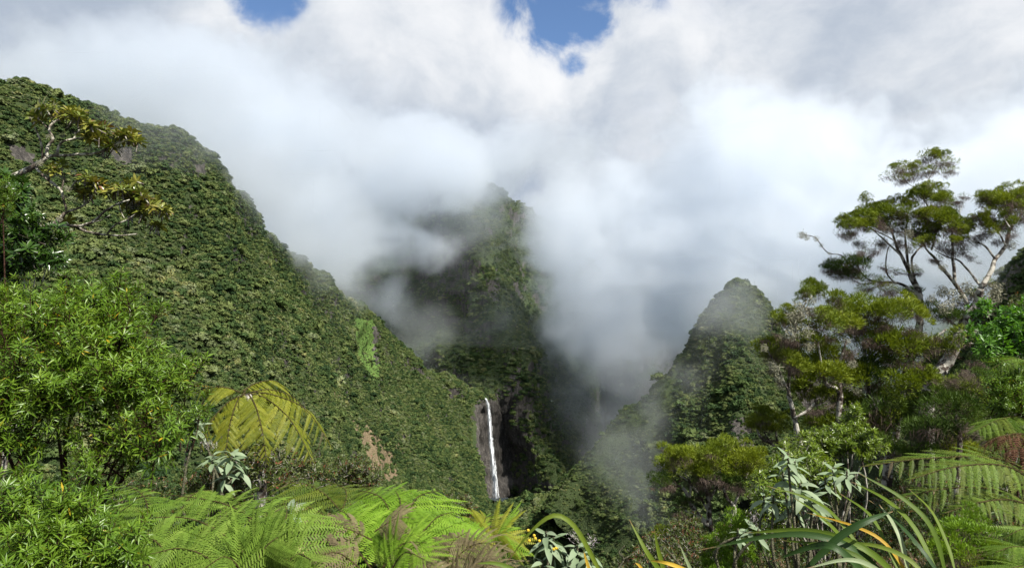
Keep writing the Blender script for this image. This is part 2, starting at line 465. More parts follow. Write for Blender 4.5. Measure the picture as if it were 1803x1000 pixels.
def crown_mesh(name, seed, n, leaf, flat=0.75):
    """one tree crown of radius 1: lumpy shell of leaf faces of uneven size, with a dark core"""
    g = np.random.default_rng(seed)
    lobes = g.normal(size=(7, 3)); lobes /= np.linalg.norm(lobes, axis=1)[:, None]; lobes[:, 2] = np.abs(lobes[:, 2]) * 0.8
    lobes *= 0.52; lr = g.uniform(0.36, 0.62, 7)
    lobes[0] = (0, 0, 0.25); lr[0] = 0.62
    k = g.integers(0, 7, n)
    v = g.normal(size=(n, 3)); v /= np.linalg.norm(v, axis=1)[:, None]; v[:, 2] = np.where(v[:, 2] < -0.35, -v[:, 2], v[:, 2])
    c = lobes[k] + v * (lr[k] * g.uniform(0.72, 1.08, n))[:, None]
    c[:, 2] *= flat
    nrm = v + g.normal(size=(n, 3)) * 0.55; nrm /= np.linalg.norm(nrm, axis=1)[:, None]
    a = np.cross(nrm, g.normal(size=(n, 3))); a /= np.linalg.norm(a, axis=1)[:, None]
    b = np.cross(nrm, a)
    s = leaf * g.uniform(0.6, 1.5, n)[:, None]
    V = np.stack([c - a * s, c + b * s * 0.6 - nrm * s * .15, c + a * s * 1.2, c - b * s * 0.6 - nrm * s * .15], 1).reshape(-1, 3)
    Fq = np.arange(4 * n).reshape(n, 4)
    me = new_mesh(name, V, Fq, [M_CANOPY])
    return me


CROWNS = [bpy.data.objects.new('crown', crown_mesh('canopy_crown', 50 + i, n, lf, fl)) for i, (n, lf, fl) in
          enumerate([(320, .17, .8), (260, .20, .7), (380, .15, .95), (300, .17, .62), (340, .16, .85), (220, .22, .75)])]


def scatter_tree(name, inst):
    """geometry nodes: the mesh's points (attributes size, turn, pick, lean) become crowns"""
    ng = bpy.data.node_groups.new(name, 'GeometryNodeTree')
    ng.interface.new_socket('Geometry', in_out='INPUT', socket_type='NodeSocketGeometry')
    ng.interface.new_socket('Geometry', in_out='OUTPUT', socket_type='NodeSocketGeometry')
    gi = ng.nodes.new('NodeGroupInput'); go = ng.nodes.new('NodeGroupOutput')
    g2i = ng.nodes.new('GeometryNodeGeometryToInstance')
    for o in reversed(inst):
        oi = ng.nodes.new('GeometryNodeObjectInfo'); oi.inputs['Object'].default_value = o; oi.inputs['As Instance'].default_value = True
        ng.links.new(oi.outputs['Geometry'], g2i.inputs[0])
    iop = ng.nodes.new('GeometryNodeInstanceOnPoints')
    def attr(n, ty):
        a = ng.nodes.new('GeometryNodeInputNamedAttribute'); a.data_type = ty; a.inputs[0].default_value = n
        return a.outputs['Attribute']
    ng.links.new(gi.outputs[0], iop.inputs['Points'])
    ng.links.new(g2i.outputs[0], iop.inputs['Instance'])
    iop.inputs['Pick Instance'].default_value = True
    ng.links.new(attr('pick', 'INT'), iop.inputs['Instance Index'])
    ng.links.new(attr('size', 'FLOAT_VECTOR'), iop.inputs['Scale'])
    ng.links.new(attr('turn', 'FLOAT_VECTOR'), iop.inputs['Rotation'])
    ng.links.new(iop.outputs[0], go.inputs[0])
    return ng


NG_CANOPY = scatter_tree('canopy_scatter', CROWNS)


def hill_samples(o, n, g):
    me = o.data
    co = np.empty(len(me.vertices) * 3, np.float32); me.vertices.foreach_get('co', co); co = co.reshape(-1, 3)
    lp = np.empty(len(me.loops), np.int32); me.loops.foreach_get('vertex_index', lp); q = lp.reshape(-1, 4)
    a, b, c, dd = (co[q[:, i]] for i in range(4))
    nr = np.cross(c - a, dd - b); ar = np.linalg.norm(nr, axis=1); nr = nr / (ar[:, None] + 1e-9)
    f = g.choice(len(q), n, p=ar / ar.sum())
    u, v = g.random((n, 1)), g.random((n, 1))
    p = (a[f] * (1 - u) + b[f] * u) * (1 - v) + (dd[f] * (1 - u) + c[f] * u) * v
    nr = nr * np.sign(nr[:, 2:3] + 1e-9)
    return p, nr[f]


def point_cloud_object(name, ng, p, size, turn, pick):
    me = new_mesh(name, p, [])
    n = len(p)
    for nm, ty, arr, key in (('size', 'FLOAT_VECTOR', size, 'vector'), ('turn', 'FLOAT_VECTOR', turn, 'vector'), ('pick', 'INT', pick, 'value')):
        at_ = me.attributes.new(nm, ty, 'POINT'); at_.data.foreach_set(key, np.ascontiguousarray(arr).ravel())
    o = link(name, me)
    md = o.modifiers.new('scatter', 'NODES'); md.node_group = ng
    o['kind'] = 'stuff'
    return o


def screen(p):
    return 901.5 + F * p[:, 0] / p[:, 1], 500 - F * p[:, 2] / p[:, 1]


def forest(name, hill, n, size, keep, label, seed, steep=0.22, frame=(-150, 1950, -50, 1050), singles=None):
    g = np.random.default_rng(seed)
    p, nr = hill_samples(hill, n, g)
    px, py = screen(p)
    m = (p[:, 1] > 50) & (px > frame[0]) & (px < frame[1]) & (py > frame[2]) & (py < frame[3])
    m &= nr[:, 2] + fbm(p * 0.02 + 3, 3) * 0.35 > steep
    m &= (nr * p).sum(1) < 0.25 * np.linalg.norm(p, axis=1)
    if keep is not None: m &= keep(p, px, py)
    p = p[m]; k = len(p)
    s = size * np.exp(g.normal(size=k) * 0.42) * (1 + 0.5 * fbm(p * 0.013, 2))
    sz = np.stack([s, s, s * g.uniform(0.75, 1.25, k)], 1).astype(np.float32)
    tr = np.stack([g.normal(size=k) * .12, g.normal(size=k) * .12, g.random(k) * 6.283], 1).astype(np.float32)
    p = p + np.array([0, 0, 1.0]) * (s * 0.30)[:, None]
    pk = g.integers(0, len(CROWNS), k).astype(np.int32)
    if singles:
        px, py = screen(p)
        vis = inside(px, py, singles[0])
        app = np.where(vis, s / p[:, 1] * (1 + g.random(k) * .5), 0)
        top = np.argsort(-app)[:singles[1]]
        for i in top:
            c = link('forest_tree', CROWNS[pk[i]].data, None, tuple(p[i]), tuple(tr[i]), tuple(sz[i] * 1.12))
            tag(c, singles[2], 'tree', singles[3])
        rest = np.ones(k, bool); rest[top] = False
        p, sz, tr, pk = p[rest], sz[rest], tr[rest], pk[rest]
        k = len(p)
    o = point_cloud_object(name, NG_CANOPY, p.astype(np.float32), sz, tr, pk)
    o['label'] = label
    print(name, k)
    return o


def inside(px, py, poly):
    r = np.zeros(len(px), bool); j = len(poly) - 1
    for i in range(len(poly)):
        xi, yi = poly[i]; xj, yj = poly[j]
        c = ((yi > py) != (yj > py)) & (px < (xj - xi) * (py - yi) / (yj - yi + 1e-9) + xi)
        r ^= c; j = i
    return r


MEADOW = [(624, 560), (656, 562), (668, 612), (670, 668), (654, 668), (630, 630)]
SCAR = [(608, 700), (622, 735), (660, 760), (690, 795), (703, 850), (655, 845), (640, 800), (622, 765)]
ROCKL = [[(8, 255), (35, 255), (62, 275), (60, 300), (38, 292), (20, 285)], [(182, 265), (230, 258), (232, 292), (205, 284)], [(340, 290), (362, 288), (362, 310), (345, 306)]]


def keep_left(p, px, py):
    j = fbm(p * 0.03, 3) * 9
    m = (~inside(px + j * .7, py + j * .7, MEADOW) | (fbm(p * .11 + 4, 2) > .42)) & (~inside(px + j * 1.8, py - j * 1.8, SCAR) | (fbm(p * .06 + 9, 2) > .12))
    for r in ROCKL: m &= ~inside(px + j * .5, py + j * .5, r)
    m &= ~((px > 832) & (py > 712) & (py < 900) & (p[:, 1] > 1300))
    return m


forest('forest', hill_left, 170000, 1.95, keep_left, 'forest canopy covering the left mountainside', 1, steep=-0.1,
       singles=([(110, 430), (300, 250), (430, 400), (600, 560), (720, 660), (840, 720), (850, 840), (620, 830), (600, 760), (520, 670), (340, 650), (330, 540), (200, 500)], 300,
                'rounded tree crown among the forest trees on the left mountainside', 'forest trees on the left mountainside'))
forest('forest', hill_mid, 34000, 3.6, lambda p, px, py: ~((px > 838) & (px < 900) & (py > 704) & (py < 885)) & (py > 280), 'forest clinging to the spur behind the waterfall', 2, steep=0.02)
forest('forest', hill_back, 22000, 4.5, lambda p, px, py: (py > 400), 'sparse forest on the shaded canyon wall', 3, steep=0.05)
forest('forest', hill_peak, 60000, 2.9, lambda p, px, py: (fbm(p * 0.01 + 7, 3) > -0.75) & (px < 1500) & ((px > 1190 + (700 - py) * .25) | (fbm(p * .03, 3) > .22)), 'dark forest covering the rounded peak', 4, steep=0.0)
forest('forest', hill_peak, 60000, 1.5, lambda p, px, py: (px < 1230) & (fbm(p * .05, 3) > -.3), 'low scrub on the ridge running down from the rounded peak', 14, steep=-0.2)
forest('forest', hill_right, 16000, 2.8, None, 'dark forest on the far right slope', 5, steep=-0.1)
forest('forest', hill_floor, 22000, 3.0, None, 'dark forest on the canyon floor mound', 6, steep=-0.2)
forest('grass_tufts', hill_left, 420000, 0.8, lambda p, px, py: inside(px, py, MEADOW) & (np.random.default_rng(3).random(len(p)) < .22), 'bright grass and low scrub in the clearing on the mountainside', 15, steep=-0.5)

# ------------------------------------------------------------------ plant library: mesh builder, leaves, tubes, materials
class MB:
    """collects pieces and links them as one mesh"""
    def __init__(s): s.v, s.f, s.m, s.n = [], [], [], 0
    def add(s, V, Fs, mi=0, M=None):
        V = np.asarray(V, float)
        if M is not None:
            M = np.asarray(M); V = V @ M[:3, :3].T + M[:3, 3]
        s.v.append(V); s.f.extend([tuple(i + s.n for i in f) for f in Fs]); s.m.extend([mi] * len(Fs)); s.n += len(V)
    def mesh(s, name, mats, smooth=False):
        me = new_mesh(name, np.concatenate(s.v), s.f, mats, smooth)
        if len(mats) > 1: me.polygons.foreach_set('material_index', np.array(s.m, np.int32))
        return me


def frame(x, up=(0, 0, 1)):
    """3x3 with columns along x, side, up-ish"""
    x = np.asarray(x, float); x = x / np.linalg.norm(x)
    u = np.asarray(up, float); y = np.cross(u, x)
    if np.linalg.norm(y) < 1e-4: y = np.cross((0, 1, 0.01), x)
    y /= np.linalg.norm(y); z = np.cross(x, y)
    return np.stack([x, y, z], 1)


def mat4(R3, p, s=1.0):
    M = np.eye(4); M[:3, :3] = R3 * s; M[:3, 3] = p; return M


def leaf(L, W, segs=3, curl=0.3, fold=0.25, shape='lance'):
    """a leaf along +X, folded along its midrib and curling down"""
    t = np.linspace(0, 1, segs + 1)
    if shape == 'lance': w = np.sin(np.pi * np.clip(t * 0.92 + 0.06, 0, 1)) ** 0.9 * (1 - 0.35 * t)
    elif shape == 'obovate': w = np.sin(np.pi * np.clip(t, 0, 1) ** 1.7) ** 0.8 + 0.12 * (t < .5)
    elif shape == 'strap': w = np.minimum(1, 1.0 - t ** 5 * 0.98) * (0.75 + 0.25 * np.sin(np.pi * t))
    else: w = 1 - t
    w = np.maximum(w, 0.03) * W * 0.5
    if shape != 'strap': w[-1] = 0.015 * W
    x = L * (np.sin(curl * t) / max(curl, 1e-3)); z = -L * (1 - np.cos(curl * t)) / max(curl, 1e-3)
    V, Fs = [], []
    for i in range(segs + 1):
        V += [(x[i], -w[i], z[i] + fold * w[i]), (x[i], 0, z[i]), (x[i], w[i], z[i] + fold * w[i])]
    for i in range(segs):
        a = 3 * i
        Fs += [(a, a + 3, a + 4, a + 1), (a + 1, a + 4, a + 5, a + 2)]
    return np.array(V), Fs


def sliver(L, W):
    """a needle or thin twig: a kite of two triangles with a little depth"""
    return np.array([(0, 0, 0), (L * .45, W / 2, W * .2), (L, 0, 0), (L * .45, -W / 2, W * .2)]), [(0, 1, 2, 3)]


def tube(pts, radii, sides=6, jitter=0.0, seed=0):
    P = np.asarray(pts, float); r = np.asarray(radii, float); n = len(P)
    T = np.gradient(P, axis=0); T /= np.linalg.norm(T, axis=1)[:, None] + 1e-9
    u = np.array((0.3, 0.1, 1.0)); V, Fs = [], []
    g = np.random.default_rng(seed)
    for i in range(n):
        y = np.cross(T[i], u); 
        if np.linalg.norm(y) < 1e-3: y = np.cross(T[i], (1, 0, 0))
        y /= np.linalg.norm(y); z = np.cross(T[i], y); u = -z
        for k in range(sides):
            a = 2 * math.pi * k / sides
            rr = r[i] * (1 + jitter * g.uniform(-1, 1))
            V.append(P[i] + (y * math.cos(a) + z * math.sin(a)) * rr)
    for i in range(n - 1):
        for k in range(sides):
            a, b = i * sides + k, i * sides + (k + 1) % sides
            Fs.append((a, b, b + sides, a + sides))
    Fs.append(tuple(range(sides))[::-1]); Fs.append(tuple((n - 1) * sides + k for k in range(sides)))
    return np.array(V), Fs


def curve(pts, n):
    P = np.asarray(pts, float)
    if len(P) == 2: P = np.stack([P[0], (P[0] + P[1]) / 2, P[1]])
    return resample(P, n)


def mat_leaf(name, cols, rough=0.45, spec=0.35, tw=0.35, odd=None, tcol=None, fine=14.0, per_object=0.5):
    """foliage whose colour varies from leaf to leaf and plant to plant; odd = (colour, share) of yellowed or red leaves"""
    m, t, out = mat_new(name)
    pos, geo = position(t)
    info = t.nodes.new('ShaderNodeObjectInfo')
    r = E(t, geo.outputs['Random Per Island']) * (1 - per_object) + E(t, info.outputs['Random']) * per_object
    f = r * 0.75 + noise(t, pos, fine * .12, 3.0, 0.6) * 0.5 - 0.12
    n = len(cols)
    col = ramp_col(t, f, [(0.1 + 0.8 * i / max(1, n - 1), c) for i, c in enumerate(cols)])
    if odd:
        isl = E(t, geo.outputs['Random Per Island'])
        wn = t.nodes.new('ShaderNodeTexWhiteNoise'); wn.noise_dimensions = '2D'
        t.links.new(combine(t, isl, E(t, info.outputs['Random']), 0.0), wn.inputs['Vector'])
        col = mix_col(t, E(t, wn.outputs['Value']).ramp(1 - odd[1], 1 - odd[1] + 0.01), col, odd[0])
    tc = mix_col(t, 1.0, col, tcol or (1.25, 1.2, 0.55), 'MULTIPLY')
    principled(t, out, col, rough, spec, translucent=tc, tw=tw)
    return m


def mat_blade(name, cols, rough, spec, tw=.3):
    m, t, out = mat_new(name)
    pos, geo = position(t)
    info = t.nodes.new('ShaderNodeObjectInfo')
    a = t.nodes.new('ShaderNodeVertexColor'); a.layer_name = 'blade'
    sp = t.nodes.new('ShaderNodeSeparateColor'); t.links.new(a.outputs[0], sp.inputs[0])
    al, ac, _ = (E(t, o) for o in sp.outputs)
    rib = noise(t, combine(t, ac * 9.0, al * .8, E(t, info.outputs['Random']) * 20.0), 1.0, 3.0, .6)
    f = rib * .55 + E(t, info.outputs['Random']) * .5 + noise(t, pos, 5.0, 3.0, .6) * .35 - .2
    col = ramp_col(t, f, [(0.1 + .8 * i / (len(cols) - 1), c) for i, c in enumerate(cols)])
    col = mix_col(t, (al + (noise(t, pos, 30.0, 3.0) - .5) * .16).ramp(.90, .99), col, (.20, .13, .06))
    tc = mix_col(t, 1.0, col, (1.25, 1.2, .55), 'MULTIPLY')
    principled(t, out, col, rough, spec, bump(t, rib, .003, .6), tc, tw)
    return m


def mat_bark(name, a, b, c, scale=9.0, cover=0.5):
    """bark with pale lichen blotches"""
    m, t, out = mat_new(name)
    pos, geo = position(t)
    x, y, z = separate(t, pos)
    n = noise(t, pos, scale, 6.0, 0.7)
    st = noise(t, combine(t, x * 3, y * 3, z * .8), scale, 4.0, 0.6)
    col = mix_col(t, noise(t, pos, scale * 1.4, 5.0, .65).ramp(cover, cover + 0.10), ramp_col(t, st * .6 + n * .4, [(0.3, a), (0.7, b)]), c)
    principled(t, out, col, 0.9, 0.15, bump(t, n + st, 0.02, 0.9))
    return m


M_BUSH = mat_leaf('bright_leaf', [(.050, .108, .010), (.105, .195, .015), (.175, .27, .024)], .38, .4, .38, odd=((.38, .27, .015), .014))
M_BUSHTWIG = mat_plain('red_twig', (.035, .018, .012), (.10, .05, .035), 12.0)
M_FERN = mat_leaf('bright_fern', [(.115, .22, .016), (.165, .29, .024), (.22, .34, .038)], .55, .18, .42, per_object=.7)
M_FERNMID = mat_leaf('mid_fern', [(.075, .140, .016), (.125, .205, .026), (.185, .265, .045)], .55, .18, .35, per_object=.7)
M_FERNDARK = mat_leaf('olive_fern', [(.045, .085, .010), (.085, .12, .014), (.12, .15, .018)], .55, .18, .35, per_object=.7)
M_TREEFERN = mat_leaf('yellow_fern', [(.095, .120, .010), (.165, .185, .015), (.235, .24, .030)], .55, .18, .35, per_object=.7)
M_FERNDRY = mat_leaf('dry_fern', [(.075, .060, .032), (.13, .105, .055), (.17, .145, .075)], .7, .2, .25, per_object=.7)
M_FERNDEAD = mat_leaf('dead_fern', [(.07, .035, .02), (.13, .065, .04)], .8, .1, .2)
M_FERNGOLD = mat_leaf('gold_fern', [(.34, .20, .015), (.46, .28, .02)], .5, .3, .4)
M_RACHIS = mat_plain('fern_stalk', (.10, .08, .03), (.16, .13, .05), 20.0, .6)
M_SILVER = mat_leaf('silver_leaf', [(.13, .185, .10), (.18, .24, .14), (.24, .29, .19)], .6, .25, .22, tcol=(.9, 1.1, .6), per_object=.6)
M_SILVERSTEM = mat_plain('pale_stem', (.16, .17, .10), (.24, .22, .15), 20.0)
M_HEATH = mat_leaf('heath_needles', [(.070, .108, .009), (.135, .180, .012), (.21, .245, .020)], .6, .2, .25)
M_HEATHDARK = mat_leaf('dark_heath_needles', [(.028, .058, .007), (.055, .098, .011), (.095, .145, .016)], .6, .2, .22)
M_HEATHLIME = mat_leaf('lime_heath_needles', [(.08, .15, .010), (.13, .23, .015), (.18, .28, .025)], .55, .2, .3)
M_DEADTWIG = mat_leaf('dead_twigs', [(.06, .042, .034), (.11, .08, .066), (.17, .135, .11)], .85, .1, .05, tcol=(1, 1, 1))
M_LICHEN = mat_leaf('lichen', [(.15, .148, .10), (.24, .235, .17), (.33, .32, .25)], .9, .1, .15, tcol=(1, 1, .9))
M_BARK = mat_bark('heath_bark', (.026, .019, .015), (.085, .066, .054), (.36, .345, .30), 6.0, .45)
M_PALEBARK = mat_bark('lichened_bark', (.055, .042, .032), (.16, .135, .11), (.40, .385, .32), 7.0, .47)
M_ROSETTE = mat_leaf('leathery_leaf', [(.055, .090, .014), (.11, .140, .022), (.17, .175, .030), (.22, .17, .034)], .30, .5, .18, odd=((.15, .07, .025), .04), per_object=.6, tcol=(1.0, 1.05, .5))
M_GLOSSY = mat_leaf('glossy_leaf', [(.012, .034, .007), (.030, .070, .010), (.06, .11, .014)], .26, .5, .2)
M_YGREEN = mat_leaf('yellowgreen_leaf', [(.06, .10, .010), (.11, .17, .015), (.17, .23, .022)], .32, .45, .35)
M_BROAD = mat_leaf('broad_leaf', [(.04, .12, .012), (.075, .19, .018), (.11, .24, .03)], .38, .4, .4)
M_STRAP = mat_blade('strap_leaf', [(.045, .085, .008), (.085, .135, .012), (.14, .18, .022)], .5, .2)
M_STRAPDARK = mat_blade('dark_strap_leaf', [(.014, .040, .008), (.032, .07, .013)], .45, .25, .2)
M_STRAPGOLD = mat_blade('gold_strap_leaf', [(.36, .22, .02), (.48, .33, .04)], .5, .2)
M_STRAPPALE = mat_blade('pale_strap_leaf', [(.17, .23, .11), (.27, .32, .18)], .45, .3)
M_SHRUB = mat_leaf('shrub_leaf', [(.035, .060, .012), (.065, .090, .018), (.10, .12, .03)], .45, .3, .3, odd=((.16, .06, .03), .12))
M_UNDER = mat_leaf('undergrowth_leaf', [(.016, .036, .008), (.032, .062, .012), (.06, .095, .018)], .5, .25, .25, odd=((.13, .09, .03), .06))
M_FLOWER = mat_leaf('pale_flower', [(.42, .36, .38), (.55, .5, .5)], .7, .2, .2, tcol=(1, 1, 1))
M_BERRY = mat_leaf('yellow_berry', [(.50, .34, .02), (.6, .42, .04)], .4, .4, .1)
M_DRYFLOWER = mat_leaf('dry_flower', [(.11, .075, .040), (.20, .145, .085), (.30, .23, .15)], .85, .1, .15)
M_LITTER = mat_leaf('litter_leaf', [(.45, .30, .17), (.55, .40, .25)], .6, .2, .2)
M_SOIL = mat_plain('soil', (.018, .015, .010), (.06, .048, .032), 2.0)

G = np.random.default_rng(77)


def unit(v):
    v = np.asarray(v, float); return v / (np.linalg.norm(v) + 1e-9)


def sprig_mesh(name, n_whorl, per, leafL, leafW, length, mats, spread=0.9, shape='lance', seed=0, segs=2, curl=.35, side=0, twig_r=.0035):
    """a twig along +X with side shoots, each ended by a whorl of leaves"""
    g = np.random.default_rng(seed); b = MB()
    main = curve([(0, 0, 0), (length * .5, g.normal() * .04 * length, .03 * length), (length, 0, .10 * length)], 6)
    b.add(*tube(main, np.linspace(twig_r * 1.6, twig_r * .6, 6), 4), 1)
    for k in range(n_whorl):
        s = 1.0 if k == 0 else g.uniform(.25, .95)
        i = s * 5; p = main[int(i)] * (1 - i % 1) + main[min(5, int(i) + 1)] * (i % 1)
        dr = unit(np.array([1, 0, .3]) if k == 0 else np.array([g.uniform(.3, 1), g.normal() * .9, g.normal() * .55 + .25]))
        sh = length * (0.12 if k == 0 else g.uniform(.22, .45))
        e = p + dr * sh
        b.add(*tube([p, (p + e) / 2 + g.normal(size=3) * .01 * length, e], [twig_r, twig_r * .8, twig_r * .5], 3), 1)
        Fm = frame(dr)
        for j in range(per):
            a = 2.4 * j + g.uniform(-.3, .3); back = (j / per)
            q = e - dr * sh * .75 * back
            dl = unit(dr * (1.15 - spread * (.35 + .65 * back)) + (Fm[:, 1] * math.cos(a) + Fm[:, 2] * math.sin(a)) * spread)
            sc = g.uniform(.7, 1.15)
            V, Fs = leaf(leafL * sc, leafW * sc, segs, curl * g.uniform(.4, 1.6), .3, shape)
            b.add(V, Fs, 0, mat4(frame(dl, dr + g.normal(size=3) * .3), q))
    return b.mesh(name, mats)


def tuft_mesh(name, n_g, n_d, mats, seed=0, flat=.75, nl=.30, nw=.022):
    """a heath crown tuft of radius 1: fine green sprays on top, bare grey-brown twigs running down to its stem"""
    g = np.random.default_rng(seed); b = MB()
    lob = [(0, 0, 0, .72)] + [(g.normal() * .38, g.normal() * .38, g.normal() * .16, g.uniform(.36, .6)) for _ in range(6)]
    for _ in range(n_g):
        l = lob[g.integers(0, len(lob))]
        v = unit(g.normal(size=3)); v[2] = abs(v[2]) * 1.0 - .12
        p = np.array(l[:3]) + v * l[3] * g.uniform(.55, 1.0) ** .6; p[2] *= flat
        dl = unit(v * .75 + np.array([0, 0, .75]) + g.normal(size=3) * .38)
        for _k in range(2):
            V, Fs = sliver(nl * g.uniform(.55, 1.2), nw * g.uniform(.7, 1.5))
            b.add(V, Fs, 0, mat4(frame(unit(dl + g.normal(size=3) * .3), g.normal(size=3)), p - dl * nl * .3))
    for _ in range(n_d):
        l = lob[g.integers(0, len(lob))]
        v = unit(g.normal(size=3)); v[2] = -abs(v[2]) * .35 + .1
        p = np.array(l[:3]) + v * l[3] * g.uniform(.35, .95); p[2] = p[2] * flat - .08
        dl = unit(np.array([-p[0] * .7, -p[1] * .7, -.8]) + g.normal(size=3) * .38)
        V, Fs = sliver(g.uniform(.25, .62), .014 * g.uniform(.6, 1.4)); b.add(V, Fs, 1, mat4(frame(dl, g.normal(size=3)), p))
    return b.mesh(name, mats)


def fuzz_mesh(name, n, mat, seed, L=.6):
    """a hanging tangle of lichen of radius about 1"""
    g = np.random.default_rng(seed); b = MB()
    for _ in range(n):
        p = g.normal(size=3) * .42; p *= min(1, .75 / (np.linalg.norm(p) + 1e-6)); dl = unit(g.normal(size=3) + np.array([0, 0, -.5]))
        V, Fs = sliver(L * g.uniform(.4, 1.2), .07 * g.uniform(.6, 1.6)); b.add(V, Fs, 0, mat4(frame(dl, g.normal(size=3)), p))
    return b.mesh(name, [mat])


def rosette_mesh(name, n, L, W, mats, seed, shape='obovate', lift=.55):
    g = np.random.default_rng(seed); b = MB()
    b.add(*tube([(0, 0, -L * .9), (0, 0, -L * .3), (0, 0, 0)], [L * .07, L * .06, L * .05], 4), 1)
    for j in range(n):
        a = 2.4 * j + g.uniform(-.25, .25); u = j / n
        dl = unit((math.cos(a), math.sin(a), lift + .9 * u - .45 + g.normal() * .12))
        sc = g.uniform(.75, 1.1) * (1.05 - .4 * u)
        V, Fs = leaf(L * sc, W * sc, 3, g.uniform(.2, .7), .25, shape)
        b.add(V, Fs, 0, mat4(frame(dl), (0, 0, -.06 * L * (1 - u) * 2)))
    return b.mesh(name, mats)


def pinna_mesh(name, n, mat, seed=0, wide=.17, droop=.25, close=1.0):
    """one fern pinna along +X, length 1: a thin midrib with a comb of pinnules on both sides"""
    g = np.random.default_rng(seed); b = MB()
    x = np.linspace(0.02, 1, n); zc = -droop * x ** 2
    b.add(*tube([(0, 0, 0), (.5, 0, -droop * .25), (1, 0, -droop)], [.008, .006, .002], 3), 0)
    for i, t in enumerate(x):
        wl = wide * min(1, .45 + t * 3.0) * (1 - t ** 2.2) ** .9 + .012
        for sd in (-1, 1):
            w = close * .62 / n
            sw = .38 + .3 * t
            dl = unit((sw + g.normal() * .06, sd, -.18 + g.normal() * .08))
            V = np.array([(0, -w * .5, 0), (wl * .55, -w * .52, wl * .04), (wl, 0, -wl * .16), (wl * .55, w * .52, wl * .04), (0, w * .5, 0)])
            b.add(V, [(0, 1, 2, 3, 4)], 0, mat4(frame(dl), (t, 0, zc[i])))
    return b.mesh(name, [mat])


def set_basis(o, R3, p, s):
    M = Matrix.Identity(4)
    sv = (s, s, s) if np.isscalar(s) else s
    for r in range(3):
        for c in range(3): M[r][c] = float(R3[r][c]) * sv[c]
        M[r][3] = float(p[r])
    o.matrix_basis = M


def frond(root, pts, npairs, plen, pins, rach_r=.008, sweep=.45, droop=.25, up=(0, 0, 1), s0=.12, shape='ovate', fold=.0, name='frond', jit=.12, seed=None, brown=True):
    """a fern frond: pts = world points of its stalk from the crown to the tip; each pinna is an object"""
    g = np.random.default_rng(int(abs(pts[0][0] * 917 + pts[-1][0] * 331)) if seed is None else seed)
    o = np.array(root.location)
    P = curve([np.array(p) - o for p in pts], 25)
    b = MB(); b.add(*tube(P, np.linspace(rach_r, rach_r * .3, 25), 5), 0)
    fr = link(name, b.mesh('frond_stalk', [M_RACHIS], True), root)
    T = np.gradient(P, axis=0)
    for i in range(npairs):
        s = s0 + (1 - s0) * (i / (npairs - 1)) ** .95 * .985
        x = s * 24; k = min(int(x), 23); p = P[k] * (1 - (x - k)) + P[k + 1] * (x - k); t = unit(T[k])
        Fm = frame(t, up)
        if shape == 'ovate': ln = plen * (math.sin(math.pi * (.20 + .78 * s) ** .9)) ** .8
        elif shape == 'lance': ln = plen * math.sin(math.pi * (.12 + .86 * s)) ** .6
        else: ln = plen * (1.02 - s) ** .65
        ln = max(ln, plen * .06)
        for sd in (-1, 1):
            sw = sweep + .55 * s ** 3 + g.normal() * .05
            dl = unit(Fm[:, 1] * sd * (1 - .2 * s) + t * sw - np.array([0, 0, 1]) * (droop + g.normal() * jit * .6) + Fm[:, 2] * fold)
            if g.random() < .04: continue
            ln_ = ln * (g.uniform(.55, .9) if g.random() < .10 else g.uniform(.9, 1.06))
            q = link('pinna', PIN_DRY[g.integers(0, 2)] if (g.random() < .015 and brown) else pins[g.integers(0, len(pins))], fr)
            set_basis(q, frame(dl, Fm[:, 2] + g.normal(size=3) * jit), p, ln_)
    return fr


def limb(root, pts, r0, r1, mat, name='branch', n=None, wob=.02, sides=7):
    """a branch along world points"""
    o = np.array(root.location)
    n = n or max(6, 4 * len(pts))
    P = curve([np.array(p) - o for p in pts], n)
    L = np.linalg.norm(np.diff(P, axis=0), axis=1).sum()
    P[1:-1] += fbm(P[1:-1] * 3.1 + 11, 2)[:, None] * wob * np.stack([fbm(P[1:-1] * 2.3 + k, 2) for k in (1, 5, 9)], 1) * L
    b = MB(); b.add(*tube(P, np.linspace(1, 0, n) ** .8 * (r0 - r1) + r1, sides, .13, int(abs(P[0, 0] * 1000)) % 9999), 0)
    return link(name, b.mesh(name, [mat], True), root)


# shared meshes
PIN_BRIGHT = [pinna_mesh('pinna_bright', 24, M_FERN, i, .13, .12 + .06 * i, .8) for i in range(3)]
PIN_MID = [pinna_mesh('pinna_mid', 24, M_FERNMID, 10 + i, .13, .14 + .08 * i, .75) for i in range(3)]
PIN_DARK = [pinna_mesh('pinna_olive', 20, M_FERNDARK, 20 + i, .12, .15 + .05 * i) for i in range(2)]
PIN_TREE = [pinna_mesh('pinna_yellow', 22, M_TREEFERN, 30 + i, .115, .22 + .06 * i, 1.05) for i in range(3)]
PIN_DRY = [pinna_mesh('pinna_dry', 18, M_FERNDRY, 40 + i, .11, .3 + .1 * i, .85) for i in range(2)]
PIN_DEAD = [pinna_mesh('pinna_dead', 12, M_FERNDEAD, 50, .13, .8, .8)]
PIN_GOLD = [pinna_mesh('pinna_gold', 10, M_FERNGOLD, 60, .12, .1, 1.3)]
BR_BUSH = [sprig_mesh('leafy_branch', 15, 11, .060, .0125, .44, [M_BUSH, M_BUSHTWIG], seed=i) for i in range(5)]
BR_NEAR = [sprig_mesh('near_branch', 7, 12, .070, .0135, .34, [M_BUSH, M_BUSHTWIG], seed=15 + i) for i in range(3)]
TUFT = [tuft_mesh('heath_tuft', 800, 230, [M_HEATH, M_DEADTWIG], 100 + i, .85 + .12 * (i % 3), .25, .030) for i in range(5)]
TUFT_DARK = [tuft_mesh('dark_heath_tuft', 700, 260, [M_HEATHDARK, M_DEADTWIG], 110 + i, .8, .30, .020) for i in range(4)]
